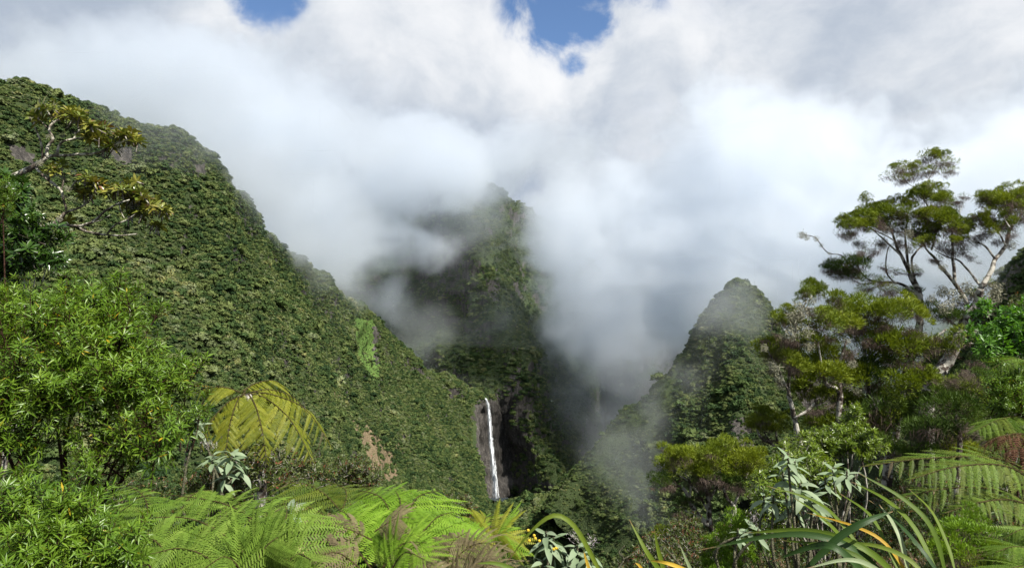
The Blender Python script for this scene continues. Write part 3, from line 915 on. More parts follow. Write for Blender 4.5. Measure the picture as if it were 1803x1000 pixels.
TUFT_THIN = [tuft_mesh('thin_heath_tuft', 230, 420, [M_HEATH, M_DEADTWIG], 120 + i, .8, .24, .018) for i in range(3)]
TUFT_TWIG = [tuft_mesh('twiggy_heath_tuft', 60, 460, [M_HEATHDARK, M_DEADTWIG], 125 + i, .8, .24, .018) for i in range(2)]
TUFT_LIME = [tuft_mesh('lime_heath_tuft', 620, 90, [M_HEATHLIME, M_DEADTWIG], 130 + i, .8, .26, .034) for i in range(3)]
FUZZ = [fuzz_mesh('lichen_tuft', 170, M_LICHEN, 140 + i) for i in range(3)]
ROS = [rosette_mesh('leaf_rosette', 12, .17, .062, [M_ROSETTE, M_PALEBARK], 150 + i) for i in range(4)]
GLO = [sprig_mesh('glossy_branch', 5, 11, .115, .036, .30, [M_GLOSSY, M_BARK], seed=160 + i, segs=3, shape='lance') for i in range(3)]
YGB = [sprig_mesh('yellowgreen_branch', 7, 9, .062, .022, .34, [M_YGREEN, M_BARK], seed=170 + i) for i in range(3)]
BRD = [sprig_mesh('broadleaf_branch', 6, 9, .095, .038, .36, [M_BROAD, M_BARK], seed=180 + i) for i in range(3)]
SHR = [sprig_mesh('shrub_branch', 9, 8, .045, .022, .36, [M_SHRUB, M_BARK], seed=190 + i) for i in range(3)]
UND = [sprig_mesh('undergrowth_branch', 9, 9, .07, .022, .40, [M_UNDER, M_BUSHTWIG], seed=195 + i) for i in range(3)]
LEAF_SILVER = []
for i in range(4):
    b_ = MB(); b_.add(*leaf(1.0, .30 + .03 * i, 5, .25 + .3 * i, .22, 'lance')); LEAF_SILVER.append(b_.mesh('silver_leaf', [M_SILVER], True))

# ------------------------------------------------------------------ ground cover masks on the mountainsides, rock, the waterfall
def paint(o, masks):
    """store soft region masks (r, g, b) on the vertices of a hillside"""
    me = o.data; n = len(me.vertices)
    co = np.empty(n * 3, np.float32); me.vertices.foreach_get('co', co); co = co.reshape(-1, 3)
    px, py = screen(co)
    col = np.zeros((n, 4), np.float32); col[:, 3] = 1
    j1, j2 = fbm(co * .03, 3) * 9, fbm(co * .03 + 31, 3) * 9
    for ch, polys in masks.items():
        for poly in polys: col[:, ch] = np.maximum(col[:, ch], inside(px + j1 * .5, py + j2 * .5, poly) & (co[:, 1] > 0))
    a = me.color_attributes.new('cover', 'FLOAT_COLOR', 'POINT'); a.data.foreach_set('color', col.ravel())


def mat_cover(name):
    """undergrowth; a grass clearing (red mask), bare earth (green mask) and basalt (blue mask)"""
    m, t, out = mat_new(name)
    pos, geo = position(t)
    x, y, z = separate(t, pos)
    a = t.nodes.new('ShaderNodeVertexColor'); a.layer_name = 'cover'
    sp = t.nodes.new('ShaderNodeSeparateColor'); t.links.new(a.outputs[0], sp.inputs[0])
    gr, ea, ro = (E(t, o) for o in sp.outputs)
    fine = noise(t, pos, .35, 7.0, .7); mid = noise(t, pos, .05, 5.0, .6)
    streak = noise(t, combine(t, x * .22, y * .22, z * .03), 1.0, 6.0, .65)
    nz = separate(t, geo.outputs['Normal'])[2]
    veg = ramp_col(t, mid * .6 + fine * .4, [(.3, (.020, .032, .012)), (.7, (.055, .075, .028))])
    rock = ramp_col(t, streak * .6 + fine * .4, [(.34, (.018, .017, .018)), (.52, (.065, .060, .055)), (.68, (.165, .15, .135))])
    grass = ramp_col(t, mid * .35 + fine * .35 + streak * .3, [(.34, (.045, .085, .020)), (.5, (.080, .140, .032)), (.66, (.125, .175, .050))])
    earth = ramp_col(t, streak * .4 + fine * .6, [(.36, (.06, .065, .025)), (.47, (.13, .10, .06)), (.68, (.26, .20, .13))])
    jit = (fine - .5) * .7
    steep = (nz + (mid - .5) * .5).ramp(.34, .20)
    col = mix_col(t, steep, veg, rock)
    col = mix_col(t, (gr + jit).ramp(.35, .65), col, grass)
    col = mix_col(t, (ea * 1.1 + (fine - .5) * 2.2 + (streak - .5) * 1.6).ramp(.45, .75) * ea.ramp(.02, .3), col, earth)
    col = mix_col(t, (ro + jit).ramp(.35, .65), col, rock)
    principled(t, out, col, .9, .1, bump(t, streak * 2 + fine, 2.5, .9))
    return m


M_COVER = mat_cover('slope_cover')
for o_, mk in ((hill_left, {0: [MEADOW, [(668, 628), (690, 645), (682, 655), (664, 640)]], 1: [SCAR, [(590, 690), (610, 700), (615, 740), (600, 735)], [(690, 770), (720, 790), (724, 800), (700, 792)]],
                            2: ROCKL + [[(836, 705), (858, 700), (858, 800), (840, 800)], [(655, 575), (664, 575), (668, 640), (660, 640)]]}),
               (hill_peak, {
                            2: [[(1285, 740), (1320, 730), (1330, 800), (1290, 800)]]}),
               (hill_mid, {2: [[(832, 705), (862, 705), (900, 735), (905, 880), (840, 880)], [(880, 690), (915, 640), (925, 700), (905, 760)], [(855, 490), (880, 500), (880, 540), (862, 530)]]}),
               (hill_floor, {1: [[(1075, 870), (1180, 860), (1180, 990), (1040, 1000), (1090, 930)]]})):
    paint(o_, mk); o_.data.materials[0] = M_COVER

m_, t_, out_ = mat_new('falling_water')
pos_, geo_ = position(t_)
x_, y_, z_ = separate(t_, pos_)
st_ = noise(t_, combine(t_, x_ * .55, y_ * .2, z_ * .030), 1.0, 5.0, .7)
b_ = principled(t_, out_, ramp_col(t_, st_, [(.30, (.40, .45, .50)), (.55, (.88, .90, .92))]), .5, .3)
M_WATER = m_
M_SPRAYWATER, t_, out_ = mat_new('thin_water')
pos_, geo_ = position(t_)
x_, y_, z_ = separate(t_, pos_)
st_ = noise(t_, combine(t_, x_ * .7, y_ * .3, z_ * .035), 1.0, 6.0, .75)
b_ = principled(t_, out_, (.80, .84, .88), .6, .2)
t_.links.new((st_.ramp(.42, .62) * .75).s, b_.inputs['Alpha'])

WF_PTS = [(853, 700), (857, 706), (860, 722), (862, 745), (864, 775), (867, 805), (870, 840), (874, 876)]


def fall_ribbon(name, w0, w1, depth, mat, seed, rag):
    """a sheet of falling water with a rounded, ragged section; wider towards its foot"""
    n, k = 60, 9
    C = curve([at(px, py, 1408 - 4 * i) for i, (px, py) in enumerate(WF_PTS)], n)
    g = np.random.default_rng(seed)
    V, Fs = [], []
    s = np.linspace(0, 1, n)
    W = w0 + (w1 - w0) * s ** .8 + fbm(np.stack([s * 9, s * 0 + seed, s * 0], 1), 3) * rag
    for i in range(n):
        for j in range(k):
            u = j / (k - 1) * 2 - 1
            V.append(C[i] + np.array((u * W[i] * .5 * (1 + .12 * g.normal()), -depth * (1 - u * u) * (1 + .25 * g.normal()), g.normal() * .4)))
    for i in range(n - 1):
        for j in range(k - 1):
            a = i * k + j; Fs.append((a, a + 1, a + k + 1, a + k))
    return new_mesh(name, V, Fs, [mat], True)


fall = thing('waterfall', 'tall narrow white waterfall dropping from a rock lip into a dark hollow', 'waterfall', tuple(at(874, 876, 1380)))
for nm, args in (('main_stream', (1.8, 5.0, 2.0, M_WATER, 1, 2.4)), ('outer_spray', (3.6, 14.0, 4.0, M_SPRAYWATER, 2, 4.5))):
    o = link(nm, fall_ribbon(nm, *args), fall)
    o.location = -Vector(fall.location)
pool = []
for k in range(26):
    a = k / 26 * 6.283; r = 22 + 6 * math.sin(3 * a) + 4 * math.sin(5 * a + 1)
    pool.append((r * math.cos(a), r * .8 * math.sin(a), 0))
c_ = at(884, 880, 1392)
link('pool', new_mesh('pool', [tuple(Vector(p) + c_) for p in pool], [tuple(range(26))], [mat_plain('pool_water', (.02, .03, .035), (.05, .06, .065), .1, .08, .05)]))['kind'] = 'structure'

# ------------------------------------------------------------------ the cloud that fills the valley (a real volume, in world space)
def cloud_volume(name, lo, hi, res, layers, label=None):
    """layers: (blobs, density per metre, raggedness, softness); every layer is a union of soft lumps worn away by turbulence"""
    ng = bpy.data.node_groups.new(name, 'GeometryNodeTree')
    ng.interface.new_socket('Geometry', in_out='INPUT', socket_type='NodeSocketGeometry')
    ng.interface.new_socket('Geometry', in_out='OUTPUT', socket_type='NodeSocketGeometry')
    go = ng.nodes.new('NodeGroupOutput')
    vc = ng.nodes.new('GeometryNodeVolumeCube')
    pos = ng.nodes.new('GeometryNodeInputPosition').outputs[0]
    w1 = noise(ng, vmath(ng, 'ADD', pos, (311.0, 97.0, 0)), 1 / 240, 3.0, 0.55, color=True)
    wp = vmath(ng, 'ADD', pos, vmath(ng, 'SCALE', vmath(ng, 'SUBTRACT', w1, (.5, .5, .5)), scale=190.0))
    n1 = noise(ng, vmath(ng, 'ADD', wp, (131.0, 57.0, 0)), 1 / 260, 8.0, 0.60)
    n2 = noise(ng, vmath(ng, 'ADD', vmath(ng, 'MULTIPLY', wp, (1.0, 1.0, 1.35)), (31.0, 157.0, 0)), 1 / 80, 6.0, 0.62)
    total = None
    for blobs, density, erode, soft in layers:
        base = None
        for c, r, a in blobs:
            q = vmath(ng, 'DIVIDE', vmath(ng, 'SUBTRACT', wp, tuple(c)), tuple(r))
            v = (1.0 - E(ng, vmath(ng, 'LENGTH', q))) * a
            base = v if base is None else base.smax(v, 0.12)
        dens = (base * 1.0 + (n1 - 0.5) * 2.1 * erode + (n2 - 0.5) * 1.6 * erode - 0.06).ramp(0.0, soft)
        dens = dens * dens * density
        total = dens if total is None else total + dens
    ng.links.new(total.s, vc.inputs['Density'])
    vc.inputs['Background'].default_value = 0.0
    vc.inputs['Min'].default_value = lo; vc.inputs['Max'].default_value = hi
    for ax, v in zip('XYZ', res): vc.inputs['Resolution ' + ax].default_value = v
    sm = ng.nodes.new('GeometryNodeSetMaterial'); sm.inputs['Material'].default_value = M_CLOUD
    ng.links.new(vc.outputs[0], sm.inputs[0])
    ng.links.new(sm.outputs[0], go.inputs[0])
    me = bpy.data.meshes.new(name); me.materials.append(M_CLOUD)
    o = link(name, me)
    md = o.modifiers.new('cloud', 'NODES'); md.node_group = ng
    o['kind'] = 'stuff'
    if label: o['label'] = label
    return o


M_CLOUD, t_, out_ = mat_new('cloud_vapour')
pv = t_.nodes.new('ShaderNodeVolumePrincipled')
pv.inputs['Color'].default_value = (0.880, 0.908, 0.944, 1)
pv.inputs['Density'].default_value = 1.0
pv.inputs['Anisotropy'].default_value = 0.55
t_.links.new(pv.outputs[0], out_.inputs['Volume'])


def blob(px, py, Y, rx, ry, rz, a=1.0):
    """rx, rz in photograph pixels at that distance, ry in metres"""
    return (at(px, py, Y), (rx / F * Y, ry, rz / F * Y), a)


THICK = [
    # left bank, from behind the mountain's crest down to the gap in front of the massif
    blob(230, 150, 1350, 420, 320, 130, 1.1), blob(480, 240, 1300, 300, 300, 150, 1.2), blob(450, 320, 1150, 150, 230, 130, 1.3), blob(540, 390, 1200, 140, 220, 130, 1.3),
    blob(620, 430, 1420, 120, 160, 100, 1.3), blob(720, 270, 1500, 220, 250, 110, 1.2), blob(700, 440, 1540, 110, 110, 62, 1.1), blob(610, 350, 1500, 130, 160, 110, 1.2),
    blob(690, 520, 1560, 60, 90, 60, .9), blob(680, 340, 1680, 110, 130, 90, 1.2), blob(750, 310, 1700, 120, 130, 66, 1.2), blob(805, 300, 1700, 150, 150, 85, 1.25),
    blob(425, 345, 800, 60, 60, 55, 1.05), blob(515, 432, 930, 66, 70, 58, 1.1), blob(598, 495, 1100, 66, 80, 52, 1.05),
    # right bank
    blob(940, 280, 1660, 160, 180, 95, 1.1), blob(1010, 400, 1500, 130, 220, 150, 1.3), blob(1070, 500, 1480, 150, 220, 130, 1.3), blob(1180, 400, 1500, 260, 300, 200, 1.3),
    blob(1340, 330, 1500, 320, 320, 210, 1.2), blob(1420, 460, 1450, 280, 260, 190, 1.3), blob(1620, 380, 1400, 380, 320, 200, 1.2), blob(1780, 300, 1400, 300, 320, 200, 1.1),
    blob(1240, 500, 1400, 170, 170, 110, 1.2), blob(1500, 600, 1400, 190, 150, 120, 1.1), blob(1180, 560, 1480, 130, 160, 80, 1.1),
    blob(1050, 560, 1700, 130, 150, 110, 1.3), blob(1180, 560, 1720, 160, 150, 110, 1.3), blob(1330, 570, 1720, 160, 150, 110, 1.3),
    blob(985, 440, 1660, 80, 130, 130, 1.1), blob(985, 570, 1560, 70, 120, 80, 1.0), blob(1060, 590, 1520, 90, 120, 70, 1.0),
]
VEIL = [   # thin moist air that softens everything in the depth of the valley
    blob(760, 640, 1500, 330, 260, 330, 1.6), blob(1100, 700, 1500, 300, 260, 330, 1.3), blob(1290, 640, 1000, 190, 110, 190, 1.6), blob(560, 480, 950, 190, 180, 190, 1.5),
    blob(300, 230, 640, 260, 110, 110, 1.4), blob(1270, 650, 850, 220, 120, 210, 1.8), blob(1650, 560, 900, 260, 160, 150, 1.5),
]
THIN = [
    blob(1080, 800, 930, 130, 130, 150, 1.2), blob(1120, 900, 850, 100, 110, 110, 1.1), blob(1150, 700, 1000, 80, 90, 80, 1.0), blob(1020, 700, 1500, 70, 120, 100, .7), blob(1100, 720, 1450, 80, 150, 200, .85), blob(1020, 610, 1550, 110, 160, 90, 1.0), blob(1130, 620, 1350, 140, 150, 100, 1.2), blob(1290, 540, 1110, 100, 130, 70, 1.2),
    blob(1240, 655, 1040, 110, 70, 34, 1.0), blob(290, 220, 690, 210, 120, 110, 1.5), blob(420, 360, 800, 110, 120, 120, 1.2), blob(540, 460, 950, 90, 130, 100, 1.2),
    blob(740, 600, 1600, 120, 150, 80, 1.0), blob(800, 370, 1650, 170, 160, 130, 1.1), blob(1110, 860, 1120, 100, 150, 120, 1.1), blob(870, 560, 1500, 70, 90, 40, .7),
    blob(395, 320, 730, 70, 60, 60, 1.5), blob(470, 405, 840, 70, 70, 60, 1.5), blob(545, 470, 960, 70, 80, 55, 1.5), blob(620, 530, 1120, 65, 80, 50, 1.3),
    blob(1300, 512, 1190, 70, 60, 34, 1.4), blob(878, 866, 1384, 22, 26, 22, 1.2), blob(1680, 480, 900, 190, 200, 100, 1.1), blob(820, 690, 1420, 100, 60, 40, .6),
]
cloud_volume('valley_cloud', (-1250, 520, -420), (1350, 1860, 560), (360, 186, 136), [(THICK, 0.0120, 1.0, 0.62), (THIN, 0.0040, 1.0, 0.8), (VEIL, 0.0006, .45, 1.0)],
             label='grey white cloud spilling through the valley')

# ------------------------------------------------------------------ the lip we stand on
def lip_z(X, Y):
    px = 901.5 + F * X / np.maximum(Y, 1.5)
    a = np.interp(px, [-400, 300, 640, 850, 1000, 1130, 1230, 1450, 1600, 2200], [.22, .22, .25, .33, .38, .36, .29, .22, .16, .10])
    z = np.interp(px, [1250, 1480], [-1.15, -1.68]) - a * Y - np.maximum(0, Y - 15.5) ** 1.6 * .55 + fbm(np.stack([X * .5, Y * .5, X * 0], 1), 3) * .16
    return z


gx, gy = np.meshgrid(np.linspace(-17, 19, 110), np.linspace(-4, 24, 96), indexing='ij')
gz = lip_z(gx.ravel(), gy.ravel())
gi = np.arange(110 * 96).reshape(110, 96)
lip = link('hillside_ground', new_mesh('hillside_ground', np.stack([gx.ravel(), gy.ravel(), gz], 1),
           np.stack([gi[:-1, :-1], gi[1:, :-1], gi[1:, 1:], gi[:-1, 1:]], -1).reshape(-1, 4), [M_SOIL], True))
lip['kind'] = 'structure'


def on_lip(px, Y, dz=0.0):
    X = (px - 901.5) / F * Y
    return Vector((X, Y, float(lip_z(np.array([X]), np.array([float(Y)]))[0]) + dz))


def wp(px, py, Y): return np.array(at(px, py, Y))


def leafy(name, label, cat, base, lobes, meshes, count, size=1.0, up=.45, group=None, part='leafy_branch', stems=None, mat=None, seed=0, inner=.18, back=.35, flat=1.0, ln=.36):
    """a bush: branches (objects that share a few meshes) over the shells of several lobes (px, py, Y, radius in px)"""
    g = np.random.default_rng(seed)
    t = thing(name, label, cat, base, group); o = np.array(base)
    L = [(wp(px, py, Y) - o, r / F * Y) for px, py, Y, r in lobes]
    w = np.array([r * r for _, r in L]); w /= w.sum()
    for c, r in L:
        pts = [o * 0 + np.array([g.normal() * .05, g.normal() * .05, -.05]), c * .5 + np.array([g.normal() * .1, g.normal() * .1, -.1 * r]), c + np.array([0, 0, r * .3])]
        limb(t, [p + o for p in pts], .012 + .018 * r, .006, mat or M_BUSHTWIG, 'stem', sides=5)
    for _ in range(count):
        c, r = L[g.choice(len(L), p=w)]
        v = unit(g.normal(size=3)); v[2] = abs(v[2]) if g.random() < .75 else v[2]
        if v[1] > 0 and g.random() > back: v[1] = -v[1]
        rr = r * (g.uniform(.35, .75) if g.random() < inner else g.uniform(.80, 1.0))
        dl = unit(v * .8 + np.array([0, 0, up]) + g.normal(size=3) * .28)
        sc = size * g.uniform(.65, 1.25)
        q = link(part, meshes[g.integers(0, len(meshes))], t)
        p = c + v * np.array([1, 1, flat]) * rr - dl * ln * sc * .75
        set_basis(q, frame(dl, (g.normal() * .4, g.normal() * .4, 1)), p, sc)
    return t


def tufts(t, spots, meshes, Y, name='foliage_tuft', seed=0, dy=.5, k=1.0, tilt=.25):
    """heath crowns: spots (px, py, radius px) at about Y metres"""
    g = np.random.default_rng(seed); o = np.array(t.location)
    for px, py, r in spots:
        yy = Y + g.uniform(-dy, dy)
        q = link(name, meshes[g.integers(0, len(meshes))], t)
        R3 = np.array(Euler((g.normal() * tilt, g.normal() * tilt, g.random() * 6.28)).to_matrix())
        set_basis(q, R3, wp(px, py, yy) - o, r / F * yy * k * np.array([g.uniform(.9, 1.15), g.uniform(.9, 1.15), g.uniform(.85, 1.1)]))


def lichen(t, spots, Y, seed=0, dy=.3):
    g = np.random.default_rng(seed); o = np.array(t.location)
    for px, py, r in spots:
        q = link('lichen_tuft', FUZZ[g.integers(0, len(FUZZ))], t)
        set_basis(q, np.array(Euler((g.normal() * .3, g.normal() * .3, g.random() * 6.28)).to_matrix()), wp(px, py, Y + g.uniform(-dy, dy)) - o, r * .85 / F * Y)


# ------------------------------------------------------------------ left: gnarled tree with lichened limbs
gt = thing('gnarled_tree', 'gnarled tree with pale lichened limbs and clusters of leathery yellow-green leaves at upper left', 'tree', (*on_lip(-130, 11.0),))
b0 = np.array(gt.location)
limb(gt, [b0, wp(-120, 560, 11.1), wp(-70, 420, 11.0), wp(-25, 345, 11.0), wp(14, 314, 11.0)], .16, .075, M_PALEBARK, 'trunk', wob=.03)
LB = [
    ([(14, 314, 11), (45, 301, 11), (70, 287, 11), (82, 277, 11)], .07, .045),
    ([(82, 277, 11), (101, 274, 11), (140, 273, 10.9), (175, 268, 10.8), (210, 252, 10.7), (228, 246, 10.7)], .040, .014),
    ([(82, 277, 11), (84, 259, 11.1), (93, 245, 11.1), (87, 228, 11.1), (94, 217, 11.2), (112, 208, 11.2), (124, 206, 11.2)], .036, .014),
    ([(75, 284, 11), (73, 256, 10.9), (66, 235, 10.9), (52, 207, 10.8)], .026, .010),
    ([(101, 274, 11), (103, 259, 11.1), (112, 249, 11.1), (129, 245, 11.2), (150, 242, 11.2), (166, 230, 11.2)], .028, .010),
    ([(94, 217, 11.2), (86, 200, 11.1), (80, 190, 11.1)], .018, .008),
    ([(129, 245, 11.2), (140, 228, 11.3), (146, 214, 11.3)], .016, .008),
    ([(63, 294, 11), (75, 308, 10.9), (91, 322, 10.9), (108, 336, 10.8), (112, 357, 10.8), (116, 371, 10.8)], .034, .020),
    ([(108, 336, 10.8), (112, 318, 10.8), (114, 305, 10.8)], .020, .007),
    ([(-80, 470, 11), (-20, 425, 10.9), (40, 408, 10.8), (66, 403, 10.8), (98, 392, 10.8), (115, 375, 10.8)], .07, .032),
    ([(115, 375, 10.8), (140, 366, 10.7), (157, 354, 10.7), (163, 342, 10.7)], .026, .010),
    ([(94, 397, 10.8), (126, 398, 10.7), (161, 392, 10.6), (182, 375, 10.6), (203, 361, 10.5), (228, 352, 10.5)], .036, .012),
    ([(140, 397, 10.7), (147, 406, 10.6), (175, 412, 10.6), (210, 415, 10.5), (241, 412, 10.5)], .026, .010),
    ([(189, 411, 10.6), (203, 396, 10.5), (222, 388, 10.5), (240, 376, 10.5)], .020, .008),
    ([(210, 361, 10.5), (214, 375, 10.5), (219, 384, 10.5)], .012, .006),
    ([(161, 392, 10.6), (178, 388, 10.5), (196, 378, 10.5)], .012, .006),
]
for pts, r0, r1 in LB: limb(gt, [wp(*p) for p in pts], r0 * .72, r1 * .8, M_PALEBARK, 'branch', wob=.035)
gr_ = np.random.default_rng(5)
RS = []
for (x0, y0, x1, y1, n, sp) in ((70, 190, 105, 190, 7, 8), (100, 200, 150, 205, 13, 8), (60, 205, 70, 215, 4, 8), (140, 215, 185, 228, 12, 8), (150, 240, 178, 236, 7, 7), (190, 246, 215, 235, 9, 7), (212, 238, 248, 246, 13, 8),
                                (186, 258, 200, 258, 4, 6), (95, 296, 115, 292, 5, 5), (82, 306, 92, 302, 3, 4), (140, 308, 170, 322, 12, 8), (165, 325, 205, 335, 14, 8), (130, 332, 160, 338, 9, 6),
                                (205, 332, 255, 330, 16, 9), (215, 348, 265, 352, 16, 9), (250, 358, 290, 366, 15, 8), (225, 378, 260, 378, 9, 7), (262, 392, 282, 402, 8, 6), (236, 362, 250, 372, 6, 7), (112, 394, 122, 392, 3, 3)):
    for _ in range(int(n * 1.1)):
        u = gr_.random(); RS.append((x0 + (x1 - x0) * u + gr_.normal() * sp * .6, y0 + (y1 - y0) * u + gr_.normal() * sp * .6, 10.8 + gr_.normal() * .18))
for px, py, Y in RS:
    q = link('leaf_rosette', ROS[gr_.integers(0, 4)], gt)
    set_basis(q, np.array(Euler((gr_.normal() * .45 + .1, gr_.normal() * .45 + .15, gr_.random() * 6.28)).to_matrix()), wp(px, py, Y) - b0, gr_.uniform(.8, 1.25))
lichen(gt, [(86, 240, 7), (98, 268, 6), (55, 206, 6), (112, 316, 8), (120, 332, 9), (134, 355, 7), (70, 287, 8), (110, 238, 7), (152, 262, 6), (116, 345, 6), (220, 408, 8), (200, 412, 6), (148, 404, 6), (215, 372, 7), (104, 385, 7), (160, 262, 7), (92, 225, 6), (238, 412, 6), (130, 330, 6)], 10.8, 3)

# ------------------------------------------------------------------ left: bushes
leafy('glossy_shrub', 'dark glossy-leaved shrub under the bare limbs at the left edge', 'shrub', (*on_lip(-10, 9.4),),
      [(20, 400, 9.4, 75), (-40, 380, 9.6, 90), (45, 455, 9.2, 60), (75, 425, 9.2, 35), (0, 480, 9.2, 70), (-60, 500, 9.4, 90), (85, 470, 9.2, 32)], GLO, 230, 1.0, .4, mat=M_BARK, seed=11, part='leafy_branch')
leafy('bright_bush', 'large bright green bush of narrow pointed leaves on reddish stems', 'bush', (*on_lip(110, 7.2),),
      [(60, 595, 7.2, 100), (170, 585, 7.2, 85), (235, 585, 7.0, 62), (275, 655, 6.8, 68), (110, 690, 6.6, 140), (300, 770, 6.4, 66), (20, 760, 6.4, 130), (215, 800, 6.3, 85), (-60, 640, 7.2, 130), (190, 680, 6.6, 110), (310, 690, 6.8, 42)],
      BR_BUSH, 300, 1.22, .5, seed=12, ln=.42)
leafy('sunlit_sapling', 'small bright green sapling tip poking up at the left edge above the bush', 'sapling', (*on_lip(-20, 8.0),), [(5, 345, 8.6, 26), (-20, 370, 8.6, 40)], BR_BUSH, 22, .8, .8, seed=13, ln=.42)
leafy('low_bush', 'low green bush with long pointed leaves in the bottom left corner', 'bush', (*on_lip(90, 4.4),),
      [(60, 950, 4.5, 85), (150, 960, 4.4, 70), (-30, 940, 4.6, 100), (215, 985, 4.3, 55), (90, 1030, 4.2, 110)], BR_NEAR, 190, .92, .55, seed=14, ln=.34)
leafy('twiggy_shrub', 'olive shrub with tiny reddish leaves below the tree fern', 'shrub', (*on_lip(455, 9.0),),
      [(440, 850, 9.0, 55), (500, 840, 9.2, 45), (400, 870, 8.6, 45), (545, 850, 9.4, 40), (360, 860, 8.6, 40), (458, 822, 7.6, 34)], SHR, 150, 1.0, .5, mat=M_BARK, seed=15)
leafy('fruiting_shrub', 'small shrub with reddish fruiting tips standing behind the bright ferns', 'shrub', (*on_lip(628, 9.5),),
      [(626, 830, 9.5, 26), (645, 850, 9.5, 30), (608, 850, 9.5, 22)], SHR, 60, .9, .6, mat=M_BARK, seed=16)
leafy('round_shrub', 'small round olive shrub at the right shoulder of the bright fern', 'shrub', (*on_lip(812, 8.5),),
      [(806, 895, 8.5, 22), (818, 915, 8.5, 18), (795, 915, 8.4, 25)], SHR, 60, .8, .6, mat=M_BARK, seed=17)

# ------------------------------------------------------------------ left: ferns
FG = 'ferns on the near slope'


def fern(name, label, base, fronds, pins, npairs, plen, Y=None, **kw):
    """fronds: lists of (px, py, Y) from where the stalk shows to its tip"""
    t = thing(name, label, 'fern', base, FG)
    for pts in fronds:
        o = kw.copy(); L = plen
        if isinstance(pts[0], (int, float)): L, pts = pts[0], pts[1]
        frond(t, [wp(*p) for p in pts], npairs, L, pins, **o)
    return t


tf = fern('tree_fern', 'yellow-green tree fern with long drooping fronds against the mountainside', (*on_lip(455, 8.0),), [
    (.40, [(432, 690, 8.0), (418, 706, 7.8), (404, 752, 7.5), (396, 812, 7.3)]),
    (.48, [(440, 692, 8.0), (470, 702, 7.9), (512, 740, 7.7), (550, 810, 7.5)]),
    (.42, [(445, 690, 8.1), (485, 696, 8.0), (540, 722, 7.9), (584, 786, 7.8)]),
    (.36, [(428, 688, 8.3), (452, 674, 8.6), (486, 671, 9.0), (513, 697, 9.2)]),
    (.30, [(422, 690, 8.2), (396, 682, 8.2), (365, 683, 8.3), (333, 698, 8.3)]),
    (.34, [(432, 694, 7.9), (402, 708, 7.8), (372, 742, 7.6), (352, 792, 7.5)]),
    (.36, [(442, 690, 8.2), (478, 686, 8.4), (520, 702, 8.5), (548, 738, 8.5)]),
    (.36, [(438, 694, 7.9), (450, 715, 7.7), (462, 760, 7.5), (470, 815, 7.4)]),
], PIN_TREE, 16, .4, sweep=.32, droop=.55, shape='ovate', jit=.22, rach_r=.010)
limb(tf, [np.array(tf.location), wp(462, 800, 8.2), wp(436, 694, 8.1)], .055, .045, M_BARK, 'trunk', wob=.01)
gf = thing('golden_frond', 'golden yellow fern tip jutting out beside the bright bush', 'fern', (*on_lip(320, 7.4),), FG)
frond(gf, [wp(300, 668, 7.4), wp(318, 662, 7.3), wp(338, 657, 7.3), wp(357, 654, 7.3)], 9, .075, PIN_GOLD, .004, .5, .1, s0=.2, shape='lance')
frond(gf, [wp(318, 684, 7.5), wp(345, 678, 7.4), wp(372, 680, 7.4)], 9, .06, PIN_GOLD, .004, .5, .1, s0=.2, shape='lance')
fern('green_fern', 'big mid-green fern spreading long combed fronds at the lower left', (*on_lip(420, 5.2),), [
    (.62, [(480, 985, 5.0), (455, 925, 5.2), (390, 885, 5.5), (275, 868, 5.8)]),
    (.56, [(460, 1010, 4.8), (400, 945, 5.0), (330, 912, 5.2), (240, 912, 5.3)]),
    (.56, [(470, 1010, 4.7), (492, 940, 4.9), (505, 905, 5.1), (500, 885, 5.3)]),
    (.52, [(420, 1040, 4.5), (370, 985, 4.6), (320, 965, 4.7), (265, 975, 4.6)]),
    (.48, [(430, 1050, 4.4), (420, 1000, 4.4), (395, 980, 4.3), (360, 1000, 4.2)]),
    (.50, [(480, 1050, 4.4), (505, 995, 4.4), (525, 975, 4.4), (548, 985, 4.3)]),
    (.58, [(470, 1000, 4.9), (450, 940, 5.1), (430, 900, 5.4), (410, 870, 5.7)]),
    (.45, [(440, 1040, 4.5), (455, 985, 4.5), (470, 960, 4.5), (490, 945, 4.5)]),
    (.45, [(330, 1030, 4.6), (300, 985, 4.8), (270, 950, 4.9), (225, 945, 5.0)]),
], PIN_MID, 14, .55, sweep=.5, droop=.26, up=(0, -.5, 1), shape='ovate', jit=.10, rach_r=.009)
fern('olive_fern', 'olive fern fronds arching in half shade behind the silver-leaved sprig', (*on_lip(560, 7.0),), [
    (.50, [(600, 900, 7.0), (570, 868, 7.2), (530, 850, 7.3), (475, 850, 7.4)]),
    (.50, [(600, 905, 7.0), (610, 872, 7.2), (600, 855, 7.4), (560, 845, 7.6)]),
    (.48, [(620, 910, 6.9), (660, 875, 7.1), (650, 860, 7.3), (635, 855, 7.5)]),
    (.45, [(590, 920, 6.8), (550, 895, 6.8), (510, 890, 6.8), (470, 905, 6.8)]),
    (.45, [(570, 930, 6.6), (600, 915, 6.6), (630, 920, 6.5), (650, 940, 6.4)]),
], PIN_DARK, 14, .5, sweep=.5, droop=.22, shape='ovate', rach_r=.007)
